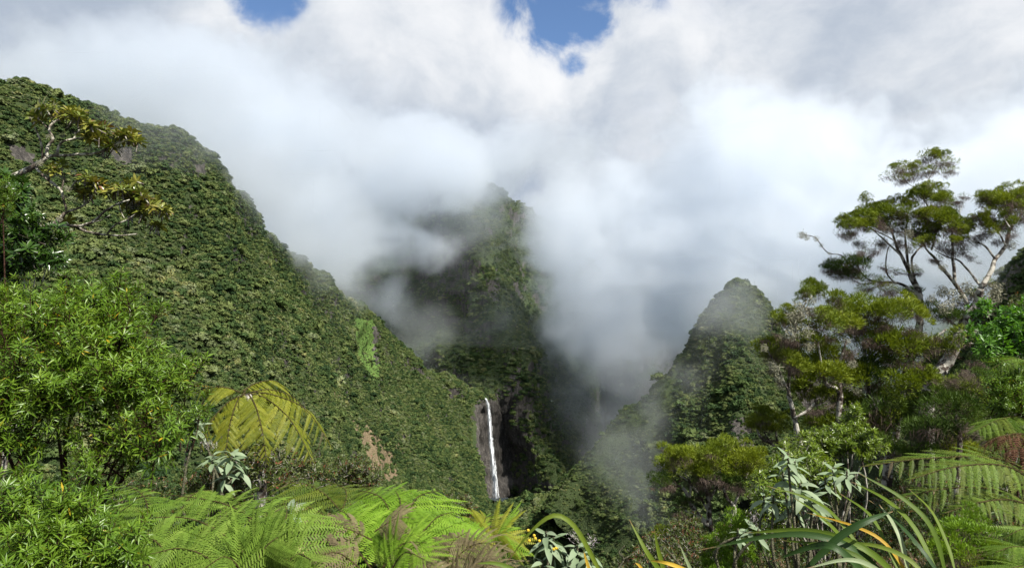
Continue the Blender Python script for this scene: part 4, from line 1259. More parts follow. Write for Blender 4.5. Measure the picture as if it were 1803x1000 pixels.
fern('lime_fern', 'brilliant lime-green fern mound glowing in the sun at lower centre', (*on_lip(680, 5.6),), [
    (.62, [(670, 985, 5.4), (690, 920, 5.7), (670, 875, 6.0), (630, 862, 6.3)]),
    (.62, [(680, 985, 5.4), (715, 915, 5.7), (735, 875, 6.0), (775, 862, 6.3)]),
    (.62, [(675, 995, 5.3), (700, 930, 5.5), (705, 885, 5.9), (695, 860, 6.2)]),
    (.55, [(670, 1000, 5.2), (740, 940, 5.4), (770, 910, 5.6), (800, 900, 5.8)]),
    (.50, [(660, 1010, 5.0), (625, 965, 5.2), (595, 958, 5.2), (562, 968, 5.2)]),
    (.48, [(680, 1020, 4.9), (700, 985, 4.9), (718, 972, 4.8), (748, 985, 4.7)]),
    (.52, [(655, 1000, 5.2), (635, 945, 5.4), (615, 910, 5.6), (595, 895, 5.8)]),
    (.42, [(665, 1015, 5.0), (690, 975, 5.1), (715, 955, 5.1), (752, 955, 5.1)]),
], PIN_BRIGHT, 13, .65, sweep=.55, droop=.2, up=(0, -.45, 1), shape='ovate', jit=.10, rach_r=.008)
fern('pale_fern', 'pale yellow-green fern with upright tips right of the lime fern mound', (*on_lip(850, 5.8),), [
    (.45, [(850, 1000, 5.6), (848, 955, 5.8), (850, 928, 6.0), (856, 908, 6.1)]),
    (.42, [(850, 1000, 5.6), (865, 950, 5.8), (885, 938, 5.8), (900, 938, 5.9)]),
    (.40, [(840, 1005, 5.5), (820, 960, 5.7), (810, 945, 5.8), (795, 935, 5.9)]),
], [PIN_BRIGHT[0], PIN_TREE[0]], 16, .45, sweep=.5, droop=.1, up=(0, -.6, 1), shape='ovate', rach_r=.006)
fern('withered_fern', 'withered brownish fern fronds beside the lime fern, at its left foot', (*on_lip(560, 5.0),), [
    (.38, [(655, 950, 5.2), (610, 930, 5.2), (565, 925, 5.2), (515, 940, 5.1)]),
    (.36, [(640, 1005, 4.8), (600, 975, 4.8), (570, 975, 4.8), (540, 985, 4.8)]),
    (.30, [(660, 935, 5.3), (680, 922, 5.3), (692, 915, 5.3), (702, 912, 5.3)]),
], PIN_DRY, 14, .38, sweep=.5, droop=.22, up=(0, -.4, 1), shape='lance', rach_r=.006)
fern('dry_fern', 'dry grey-brown fern fronds spilling down at bottom centre', (*on_lip(830, 5.0),), [
    (.30, [(790, 1010, 4.9), (810, 975, 5.0), (850, 955, 5.0), (900, 972, 4.9)]),
    (.28, [(790, 1020, 4.8), (790, 975, 5.0), (800, 950, 5.1), (825, 935, 5.2)]),
    (.30, [(810, 1030, 4.7), (845, 1000, 4.7), (880, 992, 4.7), (930, 1005, 4.6)]),
    (.26, [(770, 1030, 4.6), (755, 1000, 4.7), (742, 990, 4.7), (722, 992, 4.7)]),
    (.28, [(800, 1040, 4.5), (820, 1010, 4.5), (850, 1008, 4.4), (880, 1020, 4.4)]),
], PIN_DRY, 14, .3, sweep=.5, droop=.2, up=(0, -.45, 1), shape='ovate', rach_r=.006)
fern('shade_fern', 'dark fern half hidden in the shade under the bright bush', (*on_lip(170, 5.6),), [
    (.40, [(230, 960, 5.2), (200, 920, 5.4), (170, 900, 5.5), (120, 900, 5.5)]),
    (.40, [(250, 950, 5.3), (260, 900, 5.5), (250, 870, 5.7), (215, 850, 5.8)]),
    (.40, [(210, 980, 5.0), (160, 940, 5.2), (130, 930, 5.2), (90, 945, 5.2)]),
    (.40, [(300, 930, 5.6), (330, 880, 5.9), (350, 865, 6.1), (375, 862, 6.2)]),
], PIN_MID, 16, .4, sweep=.5, droop=.25, shape='ovate', rach_r=.006)

# ------------------------------------------------------------------ silver-leaved plants
SG = 'silver-leaved plants'


def silver(label, base, heads, Y, L=.23, seed=0, flower=(), berry=()):
    """woody stems with whorls of large pale leaves; every leaf is an object"""
    g = np.random.default_rng(seed)
    t = thing('silver_plant', label, 'plant', base, SG); o = np.array(base)
    for hx, hy, n, s in heads:
        yy = Y + g.uniform(-.25, .25); c = wp(hx, hy, yy)
        m = (np.array(base) + c) / 2 + g.normal(size=3) * .08
        limb(t, [np.array(base), m, c - np.array([0, 0, .08]), c], .014, .007, M_SILVERSTEM, 'stem', sides=5)
        for j in range(n):
            a = 2.4 * j + g.uniform(-.4, .4); u = j / n
            dl = unit((math.cos(a), math.sin(a) * .9 - .15, -.55 + 1.25 * u + g.normal() * .15))
            q = link('leaf', LEAF_SILVER[g.integers(0, 4)], t)
            set_basis(q, frame(dl, (g.normal() * .35, g.normal() * .35 - .2, 1)), c - np.array([0, 0, .10 * (1 - u)]) - o, L * s * g.uniform(.8, 1.15) * (1 - .45 * u ** 2))
    for fx, fy in flower:
        b = MB()
        for _ in range(60):
            V, Fs = leaf(.022, .02, 1, .4, .2, 'obovate'); b.add(V, Fs, 0, mat4(frame(unit(g.normal(size=3) + (0, 0, .6))), g.normal(size=3) * .022))
        link('flower_head', b.mesh('flower_head', [M_FLOWER]), t).location = wp(fx, fy, Y - .1) - o
    for fx, fy in berry:
        me = bpy.data.meshes.new('berry'); bmm = bmesh.new(); bmesh.ops.create_icosphere(bmm, subdivisions=1, radius=.011); bmm.to_mesh(me); bmm.free(); me.materials.append(M_BERRY)
        for _ in range(5): link('berry', me, t).location = wp(fx + g.normal() * 5, fy + g.normal() * 6, Y - .12 + g.normal() * .03) - o
    return t


silver('silver-leaved plant with a pale flower head in front of the tree fern', (*on_lip(390, 6.3),), [(375, 800, 12, 1.0), (408, 795, 11, 1.0), (425, 815, 8, .85), (395, 830, 8, .9)], 6.3, .20, 21, flower=[(362, 783), (374, 784)])
silver('silver-leaved sprig poking out between bright bush and tree fern', (*on_lip(350, 6.6),), [(345, 738, 7, .9), (338, 722, 5, .8)], 6.7, .20, 22)
silver('silver-leaved plant with broad upright leaves between green and olive ferns', (*on_lip(515, 5.2),), [(512, 893, 9, 1.0), (522, 915, 8, 1.0)], 5.3, .24, 23, flower=[(521, 893)])
silver('silver-leaved plant with yellow berries under the arching strap leaf at bottom centre', (*on_lip(960, 4.6),),
       [(962, 935, 11, .95), (975, 945, 9, .9), (1015, 958, 11, 1.0), (1040, 968, 8, .8), (955, 985, 9, .85), (975, 1000, 8, .8), (1000, 985, 8, .8)], 4.7, .17, 24, flower=[(1040, 955), (1010, 945)], berry=[(940, 945), (972, 968)])
silver('tall silver-leaved plant with many pale leaves left of the flax', (*on_lip(1415, 5.4),),
       [(1388, 798, 9, .75), (1400, 812, 9, .85), (1380, 828, 8, .8), (1408, 850, 12, 1.0), (1362, 868, 9, .9), (1430, 868, 11, 1.0), (1400, 880, 10, .95), (1345, 872, 7, .8), (1440, 890, 8, .9)], 5.5, .21, 25)
silver('silver-leaved plant with a small white bud in front of the lime heath', (*on_lip(1325, 5.2),), [(1318, 918, 8, .8), (1332, 925, 8, .8), (1300, 930, 6, .7)], 5.2, .17, 26, flower=[(1327, 912)])
silver('silver-leaved plant with drooping leaves between the flax and the large right-hand fern', (*on_lip(1480, 5.8),), [(1468, 822, 9, .9), (1490, 826, 8, .8), (1505, 830, 6, .8), (1455, 840, 6, .8)], 5.9, .20, 27)

# ------------------------------------------------------------------ right: tall heath tree
ht = thing('heath_tree', 'tallest heath tree at the right, with tiered crowns on crooked forking trunks', 'tree', (*on_lip(1632, 13.5),), 'heath trees on the right')
b0 = np.array(ht.location)
limb(ht, [b0, wp(1633, 694, 13.5), wp(1652, 659, 13.4), wp(1668, 637, 13.4), wp(1684, 602, 13.3), wp(1694, 576, 13.3), wp(1706, 554, 13.2), wp(1719, 534, 13.2), wp(1727, 508, 13.1)], .14, .055, M_BARK, 'trunk', wob=.02, sides=9)
limb(ht, [wp(1600, 700, 13.8), wp(1602, 640, 13.8), wp(1618, 575, 13.8), wp(1619, 522, 13.8), wp(1602, 482, 13.9)], .09, .045, M_BARK, 'trunk', wob=.02, sides=8)
HB = [
    ([(1727, 508), (1748, 472), (1752, 456), (1771, 433), (1779, 402), (1798, 378), (1815, 362)], .075, .02, 13.1),
    ([(1705, 536), (1681, 499), (1658, 472), (1646, 456), (1631, 437), (1622, 418)], .06, .015, 13.2),
    ([(1681, 499), (1679, 456), (1676, 421), (1681, 394), (1690, 380)], .05, .014, 13.2),
    ([(1727, 505), (1709, 480), (1689, 460), (1666, 452), (1645, 440)], .035, .010, 13.2),
    ([(1752, 456), (1734, 433), (1713, 425), (1700, 415)], .032, .010, 13.1),
    ([(1771, 433), (1760, 412), (1752, 398), (1745, 385)], .025, .010, 13.0),
    ([(1779, 402), (1770, 388), (1765, 372)], .022, .009, 13.0),
    ([(1602, 482), (1588, 452), (1576, 425), (1568, 402), (1556, 388)], .055, .014, 13.9),
    ([(1602, 482), (1597, 450), (1594, 409), (1600, 385)], .045, .012, 13.9),
    ([(1612, 500), (1605, 460), (1612, 445), (1625, 430), (1638, 410)], .040, .012, 13.7),
    ([(1588, 452), (1565, 430), (1545, 412), (1530, 398)], .030, .010, 13.9),
    ([(1576, 425), (1560, 415), (1525, 400), (1508, 395)], .022, .008, 14.0),
    ([(1578, 500), (1561, 480), (1562, 444), (1569, 430)], .028, .012, 13.9),
    ([(1640, 440), (1650, 400), (1646, 382), (1631, 359), (1623, 339), (1635, 316), (1654, 288)], .030, .008, 13.6),
    ([(1619, 335), (1600, 324), (1584, 306), (1575, 300)], .013, .005, 13.6), ([(1635, 316), (1625, 300), (1618, 290)], .010, .005, 13.6),
    ([(1619, 522), (1584, 499), (1545, 497), (1522, 487), (1506, 464), (1490, 462)], .045, .012, 13.8),
    ([(1545, 497), (1520, 500), (1498, 492)], .020, .008, 13.8),
    ([(1500, 470), (1483, 450), (1459, 446), (1444, 429), (1434, 417), (1412, 413)], .018, .010, 13.8),
    ([(1684, 585), (1720, 585), (1745, 585), (1762, 588), (1758, 603)], .030, .012, 13.0), ([(1684, 606), (1722, 604), (1756, 607), (1790, 601)], .025, .008, 12.9),
    ([(1694, 580), (1672, 566), (1658, 548), (1640, 530)], .045, .014, 13.3), ([(1652, 659), (1668, 690), (1660, 710), (1650, 730)], .03, .02, 13.2),
    ([(1690, 580), (1698, 540), (1690, 510), (1670, 490)], .022, .008, 13.4),
    ([(1681, 400), (1690, 375), (1695, 355), (1698, 338)], .010, .004, 13.2), ([(1690, 375), (1686, 355), (1682, 345)], .007, .003, 13.2), ([(1695, 360), (1706, 345)], .006, .003, 13.2),
]
for pts, r0, r1, Y in HB: limb(ht, [wp(px, py, Y + .12 * k) for k, (px, py) in enumerate(pts)], r0 * .66, r1 * .7, M_BARK, 'branch', wob=.045)
# twigs that fan out from the limbs into the crowns
gh = np.random.default_rng(31)
CROWN = [(1488, 392, 26), (1508, 380, 30), (1532, 368, 32), (1556, 366, 33), (1578, 376, 30), (1548, 392, 30), (1518, 402, 26), (1590, 392, 26),
         (1622, 352, 32), (1645, 345, 32), (1664, 356, 28), (1640, 375, 32), (1618, 380, 28), (1600, 374, 26), (1662, 385, 30), (1655, 410, 30), (1684, 395, 28), (1706, 398, 30), (1690, 418, 26), (1636, 425, 24), (1628, 405, 24),
         (1738, 358, 32), (1762, 346, 34), (1788, 350, 34), (1768, 372, 32), (1738, 385, 30), (1806, 370, 36), (1722, 398, 24), (1780, 392, 22), (1812, 340, 30), (1756, 404, 22)]
tufts(ht, [(x + gh.normal() * 6, y + gh.normal() * 7, r * gh.uniform(.62, .98)) for x, y, r in CROWN], TUFT, 13.5, seed=32, dy=.7, tilt=.5)
tufts(ht, [(x + gh.normal() * 8, y - 8 + gh.normal() * 7, r * gh.uniform(.4, .66)) for x, y, r in CROWN], TUFT, 13.4, seed=132, dy=.7, tilt=.6)
tufts(ht, [(x + gh.normal() * 8, y + 20 + gh.normal() * 7, r * .85) for x, y, r in CROWN], TUFT_TWIG, 13.5, 'twig_spray', 33, .5, 1.05)
tufts(ht, [(1576, 302, 20), (1600, 300, 24), (1620, 300, 22), (1642, 282, 24), (1660, 284, 22), (1640, 300, 22), (1664, 300, 18), (1590, 312, 20)], TUFT_THIN, 13.6, seed=34, dy=.3, k=1.15)
tufts(ht, [(1644, 274, 17), (1661, 272, 15), (1612, 292, 14), (1578, 292, 12)], TUFT, 13.6, seed=35, dy=.2)
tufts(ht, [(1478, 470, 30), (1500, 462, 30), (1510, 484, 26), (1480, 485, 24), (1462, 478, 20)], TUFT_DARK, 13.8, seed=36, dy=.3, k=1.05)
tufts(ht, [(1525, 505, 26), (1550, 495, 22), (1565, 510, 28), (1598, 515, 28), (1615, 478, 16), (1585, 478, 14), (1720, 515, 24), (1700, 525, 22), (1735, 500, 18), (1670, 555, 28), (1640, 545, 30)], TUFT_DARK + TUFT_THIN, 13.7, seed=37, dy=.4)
tufts(ht, [(1690, 352, 18), (1700, 345, 14), (1540, 440, 20), (1515, 440, 16), (1670, 440, 18), (1705, 450, 16), (1560, 470, 18)], TUFT_TWIG, 13.3, 'twig_spray', 38, .3)
lichen(ht, [(1412, 413, 10), (1420, 418, 8), (1437, 420, 7), (1446, 432, 5), (1460, 446, 4), (1750, 520, 22), (1735, 540, 22), (1680, 520, 22), (1660, 512, 18), (1700, 505, 16), (1560, 405, 12), (1600, 440, 12), (1755, 505, 16), (1665, 540, 18), (1640, 525, 12),
            (1700, 560, 14), (1780, 430, 14), (1660, 470, 10), (1600, 410, 12), (1690, 540, 16), (1720, 525, 18), (1640, 400, 9), (1610, 470, 10)], 13.2, 39)

# ------------------------------------------------------------------ right: shaggy heath trees below it
h2 = thing('heath_tree', 'shaggy lichen-hung heath tree leaning over the drop, left of the tall one', 'tree', (*on_lip(1425, 11.5),), 'heath trees on the right')
b0 = np.array(h2.location)
for pts, r0, r1, Y in (([(1412, 800), (1406, 771), (1399, 736), (1393, 710), (1388, 680), (1392, 640)], .085, .03, 11.4), ([(1470, 790), (1479, 704), (1473, 685), (1454, 675), (1448, 650)], .09, .03, 11.5),
                       ([(1479, 704), (1478, 670), (1476, 650), (1490, 600)], .07, .02, 11.5), ([(1393, 700), (1370, 650), (1350, 615)], .035, .012, 11.3), ([(1392, 640), (1400, 590), (1404, 560), (1420, 530)], .035, .010, 11.3),
                       ([(1448, 650), (1440, 600), (1436, 560)], .03, .010, 11.4), ([(1404, 560), (1418, 545), (1430, 520)], .022, .008, 11.2), ([(1399, 736), (1425, 720), (1440, 700)], .04, .02, 11.3)):
    limb(h2, [wp(px, py, Y) for px, py in pts], r0 * .6, r1 * .8, M_BARK, 'branch', wob=.04)
limb(h2, [b0, wp(1440, 790, 11.5), wp(1470, 770, 11.5)], .075, .055, M_BARK, 'trunk')
limb(h2, [b0, wp(1412, 820, 11.5), wp(1410, 785, 11.4)], .07, .05, M_BARK, 'trunk')
tufts(h2, [(1426, 506, 22), (1420, 520, 20), (1440, 515, 18), (1385, 544, 15), (1372, 562, 22), (1392, 570, 24), (1348, 608, 24), (1362, 620, 26), (1352, 630, 20), (1377, 632, 30), (1395, 640, 28), (1437, 566, 34), (1470, 560, 28),
           (1444, 633, 38), (1424, 600, 24), (1420, 660, 34), (1456, 610, 32), (1415, 690, 26), (1448, 700, 30), (1440, 736, 28), (1456, 745, 24), (1468, 660, 32), (1400, 610, 20), (1475, 700, 30)], TUFT, 11.5, seed=41, dy=.5, k=1.15, tilt=.4)
tufts(h2, [(1400, 555, 24), (1398, 595, 30), (1385, 600, 26), (1362, 650, 26), (1374, 668, 24), (1425, 545, 24), (1408, 630, 28), (1455, 590, 26), (1350, 600, 18), (1430, 720, 26)], TUFT_TWIG, 11.2, 'twig_spray', 42, .3)
lichen(h2, [(1406, 540, 16), (1412, 550, 18), (1396, 585, 20), (1410, 598, 18), (1385, 592, 16), (1420, 585, 16), (1400, 560, 18), (1365, 650, 14), (1372, 665, 12), (1358, 640, 12), (1425, 610, 12), (1392, 555, 12), (1430, 530, 10), (1345, 612, 10), (1376, 680, 10)], 11.0, 43)
h3 = thing('heath_tree', 'dense rounded heath tree filling the space beneath the tall crown', 'tree', (*on_lip(1560, 12.0),), 'heath trees on the right')
b0 = np.array(h3.location)
for pts, r0, r1, Y in (([(1575, 780), (1588, 700), (1595, 640), (1606, 580)], .11, .03, 12.2), ([(1540, 780), (1530, 700), (1525, 640), (1515, 570)], .09, .025, 12.0), ([(1595, 640), (1560, 590), (1545, 560)], .05, .02, 12.0), ([(1598, 620), (1640, 600), (1665, 580)], .05, .02, 12.1)):
    limb(h3, [wp(px, py, Y) for px, py in pts], r0 * .55, r1 * .8, M_BARK, 'branch', wob=.04)
limb(h3, [b0, wp(1565, 810, 12.1), wp(1575, 775, 12.2)], .09, .065, M_BARK, 'trunk')
tufts(h3, [(1473, 530, 28), (1500, 548, 36), (1484, 570, 32), (1528, 560, 34), (1559, 548, 34), (1585, 548, 30), (1607, 545, 32), (1508, 595, 38), (1540, 624, 38), (1556, 588, 36), (1588, 608, 38), (1630, 612, 38), (1661, 612, 32), (1500, 640, 36)], TUFT, 12.0, seed=44, dy=.6, k=1.15, tilt=.4)
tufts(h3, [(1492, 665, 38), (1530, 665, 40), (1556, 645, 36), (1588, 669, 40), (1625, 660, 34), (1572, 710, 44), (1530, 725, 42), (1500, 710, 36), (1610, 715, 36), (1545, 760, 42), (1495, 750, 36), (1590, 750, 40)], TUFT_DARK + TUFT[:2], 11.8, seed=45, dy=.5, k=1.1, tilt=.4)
tufts(h3, [(1515, 575, 30), (1560, 570, 30), (1600, 580, 30), (1640, 590, 28), (1530, 600, 26), (1580, 635, 26), (1490, 620, 26), (1610, 640, 28), (1560, 730, 34)], TUFT_TWIG, 11.6, 'twig_spray', 46, .3)
lichen(h3, [(1590, 560, 12), (1500, 640, 12), (1490, 600, 10), (1625, 590, 10), (1510, 690, 10)], 11.5, 47)
h4 = thing('heath_shrub', 'dark feathery heath shrub massed at the foot of the tall heath tree', 'shrub', (*on_lip(1680, 10.0),))
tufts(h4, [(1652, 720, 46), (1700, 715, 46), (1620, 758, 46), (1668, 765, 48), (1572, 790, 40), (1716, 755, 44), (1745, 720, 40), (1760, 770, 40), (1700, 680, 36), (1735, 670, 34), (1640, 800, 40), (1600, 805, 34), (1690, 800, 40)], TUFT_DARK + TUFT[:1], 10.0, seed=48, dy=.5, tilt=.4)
limb(h4, [np.array(h4.location), wp(1690, 780, 10), wp(1685, 730, 10)], .05, .02, M_BARK, 'stem')
tufts(h4, [(1700, 655, 24), (1725, 640, 26), (1750, 665, 24), (1680, 670, 22)], TUFT_TWIG, 10.2, 'twig_spray', 49, .3)
h5 = thing('heath_tree', 'small round heath tree perched below the shaggy one, over the valley', 'tree', (*on_lip(1390, 12.5, -.2),), 'heath trees on the right')
tufts(h5, [(1328, 738, 22), (1346, 726, 22), (1364, 736, 22), (1378, 745, 18), (1335, 755, 20), (1362, 757, 20), (1348, 745, 22), (1320, 750, 14)], TUFT, 12.4, seed=50, dy=.3)
tufts(h5, [(1345, 770, 20), (1365, 772, 18), (1355, 750, 18)], TUFT_TWIG, 12.2, 'twig_spray', 51, .2)
for pts in ([(1390, 806), (1375, 795), (1358, 780), (1345, 760)], [(1372, 792), (1368, 775), (1366, 755)], [(1358, 780), (1340, 770), (1332, 755)]):
    limb(h5, [wp(px, py, 12.4) for px, py in pts], .035, .012, M_BARK, 'branch', wob=.04)
h6 = thing('heath_tree', 'low spreading heath tree with bare dark stems at the edge of the drop', 'tree', (*on_lip(1262, 9.2),), 'heath trees on the right')
b0 = np.array(h6.location)
for pts, r0, r1 in (([(1262, 960), (1256, 934), (1229, 907), (1214, 880), (1205, 862), (1184, 850)], .05, .014), ([(1258, 940), (1250, 922), (1247, 880), (1240, 850), (1226, 830)], .045, .012), ([(1270, 960), (1288, 915), (1292, 892), (1277, 871), (1268, 830)], .04, .012),
                    ([(1229, 907), (1210, 900), (1198, 890)], .02, .008), ([(1247, 885), (1260, 860), (1272, 840)], .022, .008), ([(1214, 880), (1216, 850), (1205, 832)], .018, .007), ([(1250, 905), (1230, 870), (1210, 845), (1190, 835)], .018, .007), ([(1290, 895), (1305, 860), (1318, 830)], .02, .008)):
    limb(h6, [wp(px, py, 9.2) for px, py in pts], r0, r1, M_BARK, 'branch', wob=.04)
limb(h6, [b0, wp(1266, 985, 9.2), wp(1264, 955, 9.2)], .07, .05, M_BARK, 'trunk')
tufts(h6, [(1169, 816, 24), (1184, 806, 26), (1204, 802, 27), (1226, 800, 27), (1244, 812, 27), (1262, 792, 28), (1284, 792, 28), (1272, 806, 28), (1308, 802, 27), (1328, 808, 24), (1295, 832, 28), (1322, 832, 26), (1205, 822, 27), (1244, 834, 28), (1226, 822, 26), (1340, 822, 20)], TUFT, 9.2, seed=52, dy=.45, k=1.1, tilt=.4)
tufts(h6, [(1166, 845, 20), (1180, 838, 20), (1196, 888, 18), (1210, 880, 16), (1270, 845, 24), (1305, 850, 24), (1230, 850, 20), (1290, 880, 20)], TUFT_DARK, 9.1, seed=53, dy=.3)
tufts(h6, [(1185, 848, 24), (1210, 850, 24), (1235, 845, 24), (1260, 840, 24), (1200, 905, 22), (1285, 850, 24), (1225, 870, 20), (1175, 855, 18), (1250, 860, 22), (1310, 860, 22), (1215, 915, 20)], TUFT_TWIG, 9.0, 'twig_spray', 54, .3, 1.1)

leafy('lime_shrub', 'bright lime-green needle-leaved shrub below the low heath tree', 'shrub', (*on_lip(1285, 5.8),), [(1290, 960, 5.8, 20)], BR_NEAR, 1, .4, seed=60)
lt = [o for o in COL.objects if o.name.startswith('lime_shrub')][0]
tufts(lt, [(1302, 918, 26), (1318, 935, 26), (1278, 940, 26), (1295, 955, 30), (1262, 968, 28), (1285, 985, 30), (1312, 970, 28), (1250, 995, 26), (1275, 1005, 28), (1330, 955, 22)], TUFT_LIME, 5.8, seed=61, dy=.25)
cs = thing('cushion_shrub', 'small mustard-green cushion shrub on the edge left of the low heath tree', 'shrub', (*on_lip(1168, 8.8),))
tufts(cs, [(1166, 936, 18), (1176, 942, 16), (1156, 944, 14)], TUFT, 8.8, seed=62, dy=.1)
leafy('tangled_shrub', 'tangled grey twigs and small leaves behind the upright strap leaves', 'shrub', (*on_lip(1190, 7.0),), [(1185, 965, 7.2, 30), (1215, 950, 7.4, 32), (1150, 985, 7.0, 30), (1235, 985, 7.0, 30), (1120, 1000, 6.6, 28), (1200, 1005, 6.6, 36)], SHR, 130, .72, .5, mat=M_BARK, seed=63)
leafy('yellowgreen_shrub', 'yellow-green shrub with glinting toothed leaves above the silver-leaved plant', 'shrub', (*on_lip(1450, 8.0),),
      [(1440, 800, 8.0, 36), (1475, 790, 8.0, 32), (1405, 812, 7.6, 34), (1420, 845, 7.2, 34), (1380, 850, 7.0, 30), (1345, 860, 7.0, 26), (1508, 778, 8.0, 24), (1525, 795, 7.8, 24), (1360, 900, 6.6, 36), (1440, 850, 7.0, 34)], YGB, 240, .85, .5, mat=M_BARK, seed=64)
leafy('slender_sapling', 'slender yellow-green sapling standing against the dark heath', 'sapling', (*on_lip(1500, 8.2),), [(1494, 735, 8.2, 16), (1490, 758, 8.2, 17), (1502, 745, 8.2, 12)], YGB, 30, .75, .6, mat=M_BARK, seed=65)
leafy('broadleaf_shrub', 'leafy bright green shrub behind the bare forked branches at the right edge', 'shrub', (*on_lip(1770, 11.0),),
      [(1760, 595, 11, 34), (1790, 585, 11, 36), (1725, 610, 11, 24), (1780, 625, 10.8, 36), (1740, 630, 10.8, 28), (1810, 600, 11, 40), (1718, 556, 11.4, 14), (1800, 545, 11, 10)], BRD, 130, .95, .5, mat=M_BARK, seed=66)
leafy('olive_shrub', 'rounded olive heath crown on the skyline at the right edge', 'shrub', (*on_lip(1800, 14.0),), [(1790, 560, 14, 30), (1815, 555, 14, 34)], SHR, 60, 1.0, .5, mat=M_BARK, seed=67)
leafy('sprig_bush', 'fresh green bush of narrow leaves at the right edge beside the dead fern', 'bush', (*on_lip(1790, 7.5),), [(1785, 680, 7.5, 36), (1765, 715, 7.4, 32), (1800, 720, 7.3, 40), (1760, 690, 7.5, 24)], BR_BUSH, 70, .8, .5, seed=68, ln=.42)

# ------------------------------------------------------------------ right: ferns
fern('arching_fern', 'arching fern with sunlit edges stretching left across the lower right', (*on_lip(1810, 6.4),), [
    (.36, [(1840, 850, 6.4), (1760, 808, 6.4), (1640, 806, 6.3), (1512, 822, 6.2)]),
    (.34, [(1840, 860, 6.2), (1770, 820, 6.0), (1680, 822, 5.9), (1600, 845, 5.8)]),
    (.27, [(1830, 890, 6.0), (1740, 860, 6.0), (1650, 862, 6.0), (1558, 885, 6.0)]),
    (.25, [(1840, 900, 5.8), (1780, 880, 5.8), (1720, 885, 5.7), (1660, 905, 5.7)]),
    (.30, [(1840, 870, 6.6), (1800, 830, 6.8), (1740, 815, 6.9), (1680, 812, 7.0)]),
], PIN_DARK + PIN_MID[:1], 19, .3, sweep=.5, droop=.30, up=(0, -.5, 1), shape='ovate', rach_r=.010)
fern('corner_fern', 'green fern tips in the bottom right corner', (*on_lip(1830, 4.6),), [
    (.34, [(1850, 1010, 4.5), (1815, 970, 4.5), (1785, 962, 4.5), (1752, 972, 4.5)]),
    (.34, [(1850, 990, 4.7), (1830, 940, 4.8), (1805, 930, 4.8), (1770, 945, 4.8)]),
    (.30, [(1840, 1040, 4.3), (1810, 1000, 4.3), (1780, 1000, 4.3), (1750, 1015, 4.3)]),
], PIN_MID, 15, .34, sweep=.5, droop=.2, shape='ovate', rach_r=.006)
fern('upper_fern', 'light green fern fronds hanging out at the right edge under the leafy shrub', (*on_lip(1830, 7.6),), [
    (.36, [(1850, 700, 7.4), (1810, 640, 7.5), (1780, 632, 7.5), (1745, 650, 7.5)]),
    (.42, [(1850, 760, 7.2), (1800, 735, 7.2), (1760, 738, 7.1), (1715, 760, 7.0)]),
    (.38, [(1850, 770, 7.2), (1810, 755, 7.2), (1775, 762, 7.0), (1740, 790, 6.9)]),
], PIN_MID + PIN_DARK[:1], 16, .38, sweep=.5, droop=.25, shape='ovate', rach_r=.006)
fern('dead_fern', 'curled red-brown dead fern hanging over the arching fern', (*on_lip(1800, 6.6),), [
    (.22, [(1840, 800, 6.4), (1800, 772, 6.4), (1760, 768, 6.4), (1722, 790, 6.4)]),
    (.22, [(1840, 790, 6.4), (1805, 765, 6.5), (1770, 766, 6.5), (1740, 778, 6.5)]),
    (.20, [(1840, 815, 6.3), (1810, 790, 6.3), (1785, 790, 6.3), (1765, 800, 6.3)]),
], PIN_DEAD, 14, .22, sweep=.5, droop=.7, shape='ovate', rach_r=.008, jit=.5)

# ------------------------------------------------------------------ strap-leaved plants
def strap_mesh(pts, w, mat, gutter=.35, n=16):
    """one long strap leaf along world points, channelled, tapering to a point"""
    C = curve(pts, n); T = np.gradient(C, axis=0)
    V, Fs = [], []
    for i in range(n):
        s = i / (n - 1); hw = w * .30 * (min(1, .55 + s * 2.2)) * (1 - max(0, (s - .45) / .55) ** 1.6) + .0012
        side = np.cross(unit(T[i]), (0.15, -1.0, .55)); side = unit(side)
        nn = unit(np.cross(side, T[i])); nn = nn if nn[2] > 0 else -nn
        V += [C[i] - side * hw + nn * hw * gutter, C[i], C[i] + side * hw + nn * hw * gutter]
    for i in range(n - 1):
        a = 3 * i; Fs += [(a, a + 3, a + 4, a + 1), (a + 1, a + 4, a + 5, a + 2)]
    return np.array(V), Fs, mat


def blade_attr(me, n=16):
    k = np.arange(len(me.vertices)); c = np.stack([(k // 3) / (n - 1), (k % 3) / 2, k * 0, k * 0 + 1], 1).astype(np.float32)
    me.color_attributes.new('blade', 'FLOAT_COLOR', 'POINT').data.foreach_set('color', c.ravel())
    return me


def straps(t, leaves):
    o = np.array(t.location)
    for pts, wpx, mat, lab in leaves:
        Ym = sum(p[2] for p in pts) / len(pts)
        V, Fs, m = strap_mesh([wp(*p) for p in pts], wpx / F * Ym, mat)
        b = MB(); b.add(V - o, Fs)
        q = link('strap_leaf', blade_attr(b.mesh('strap_leaf', [m], True)), t)
        if lab: q['label'] = lab


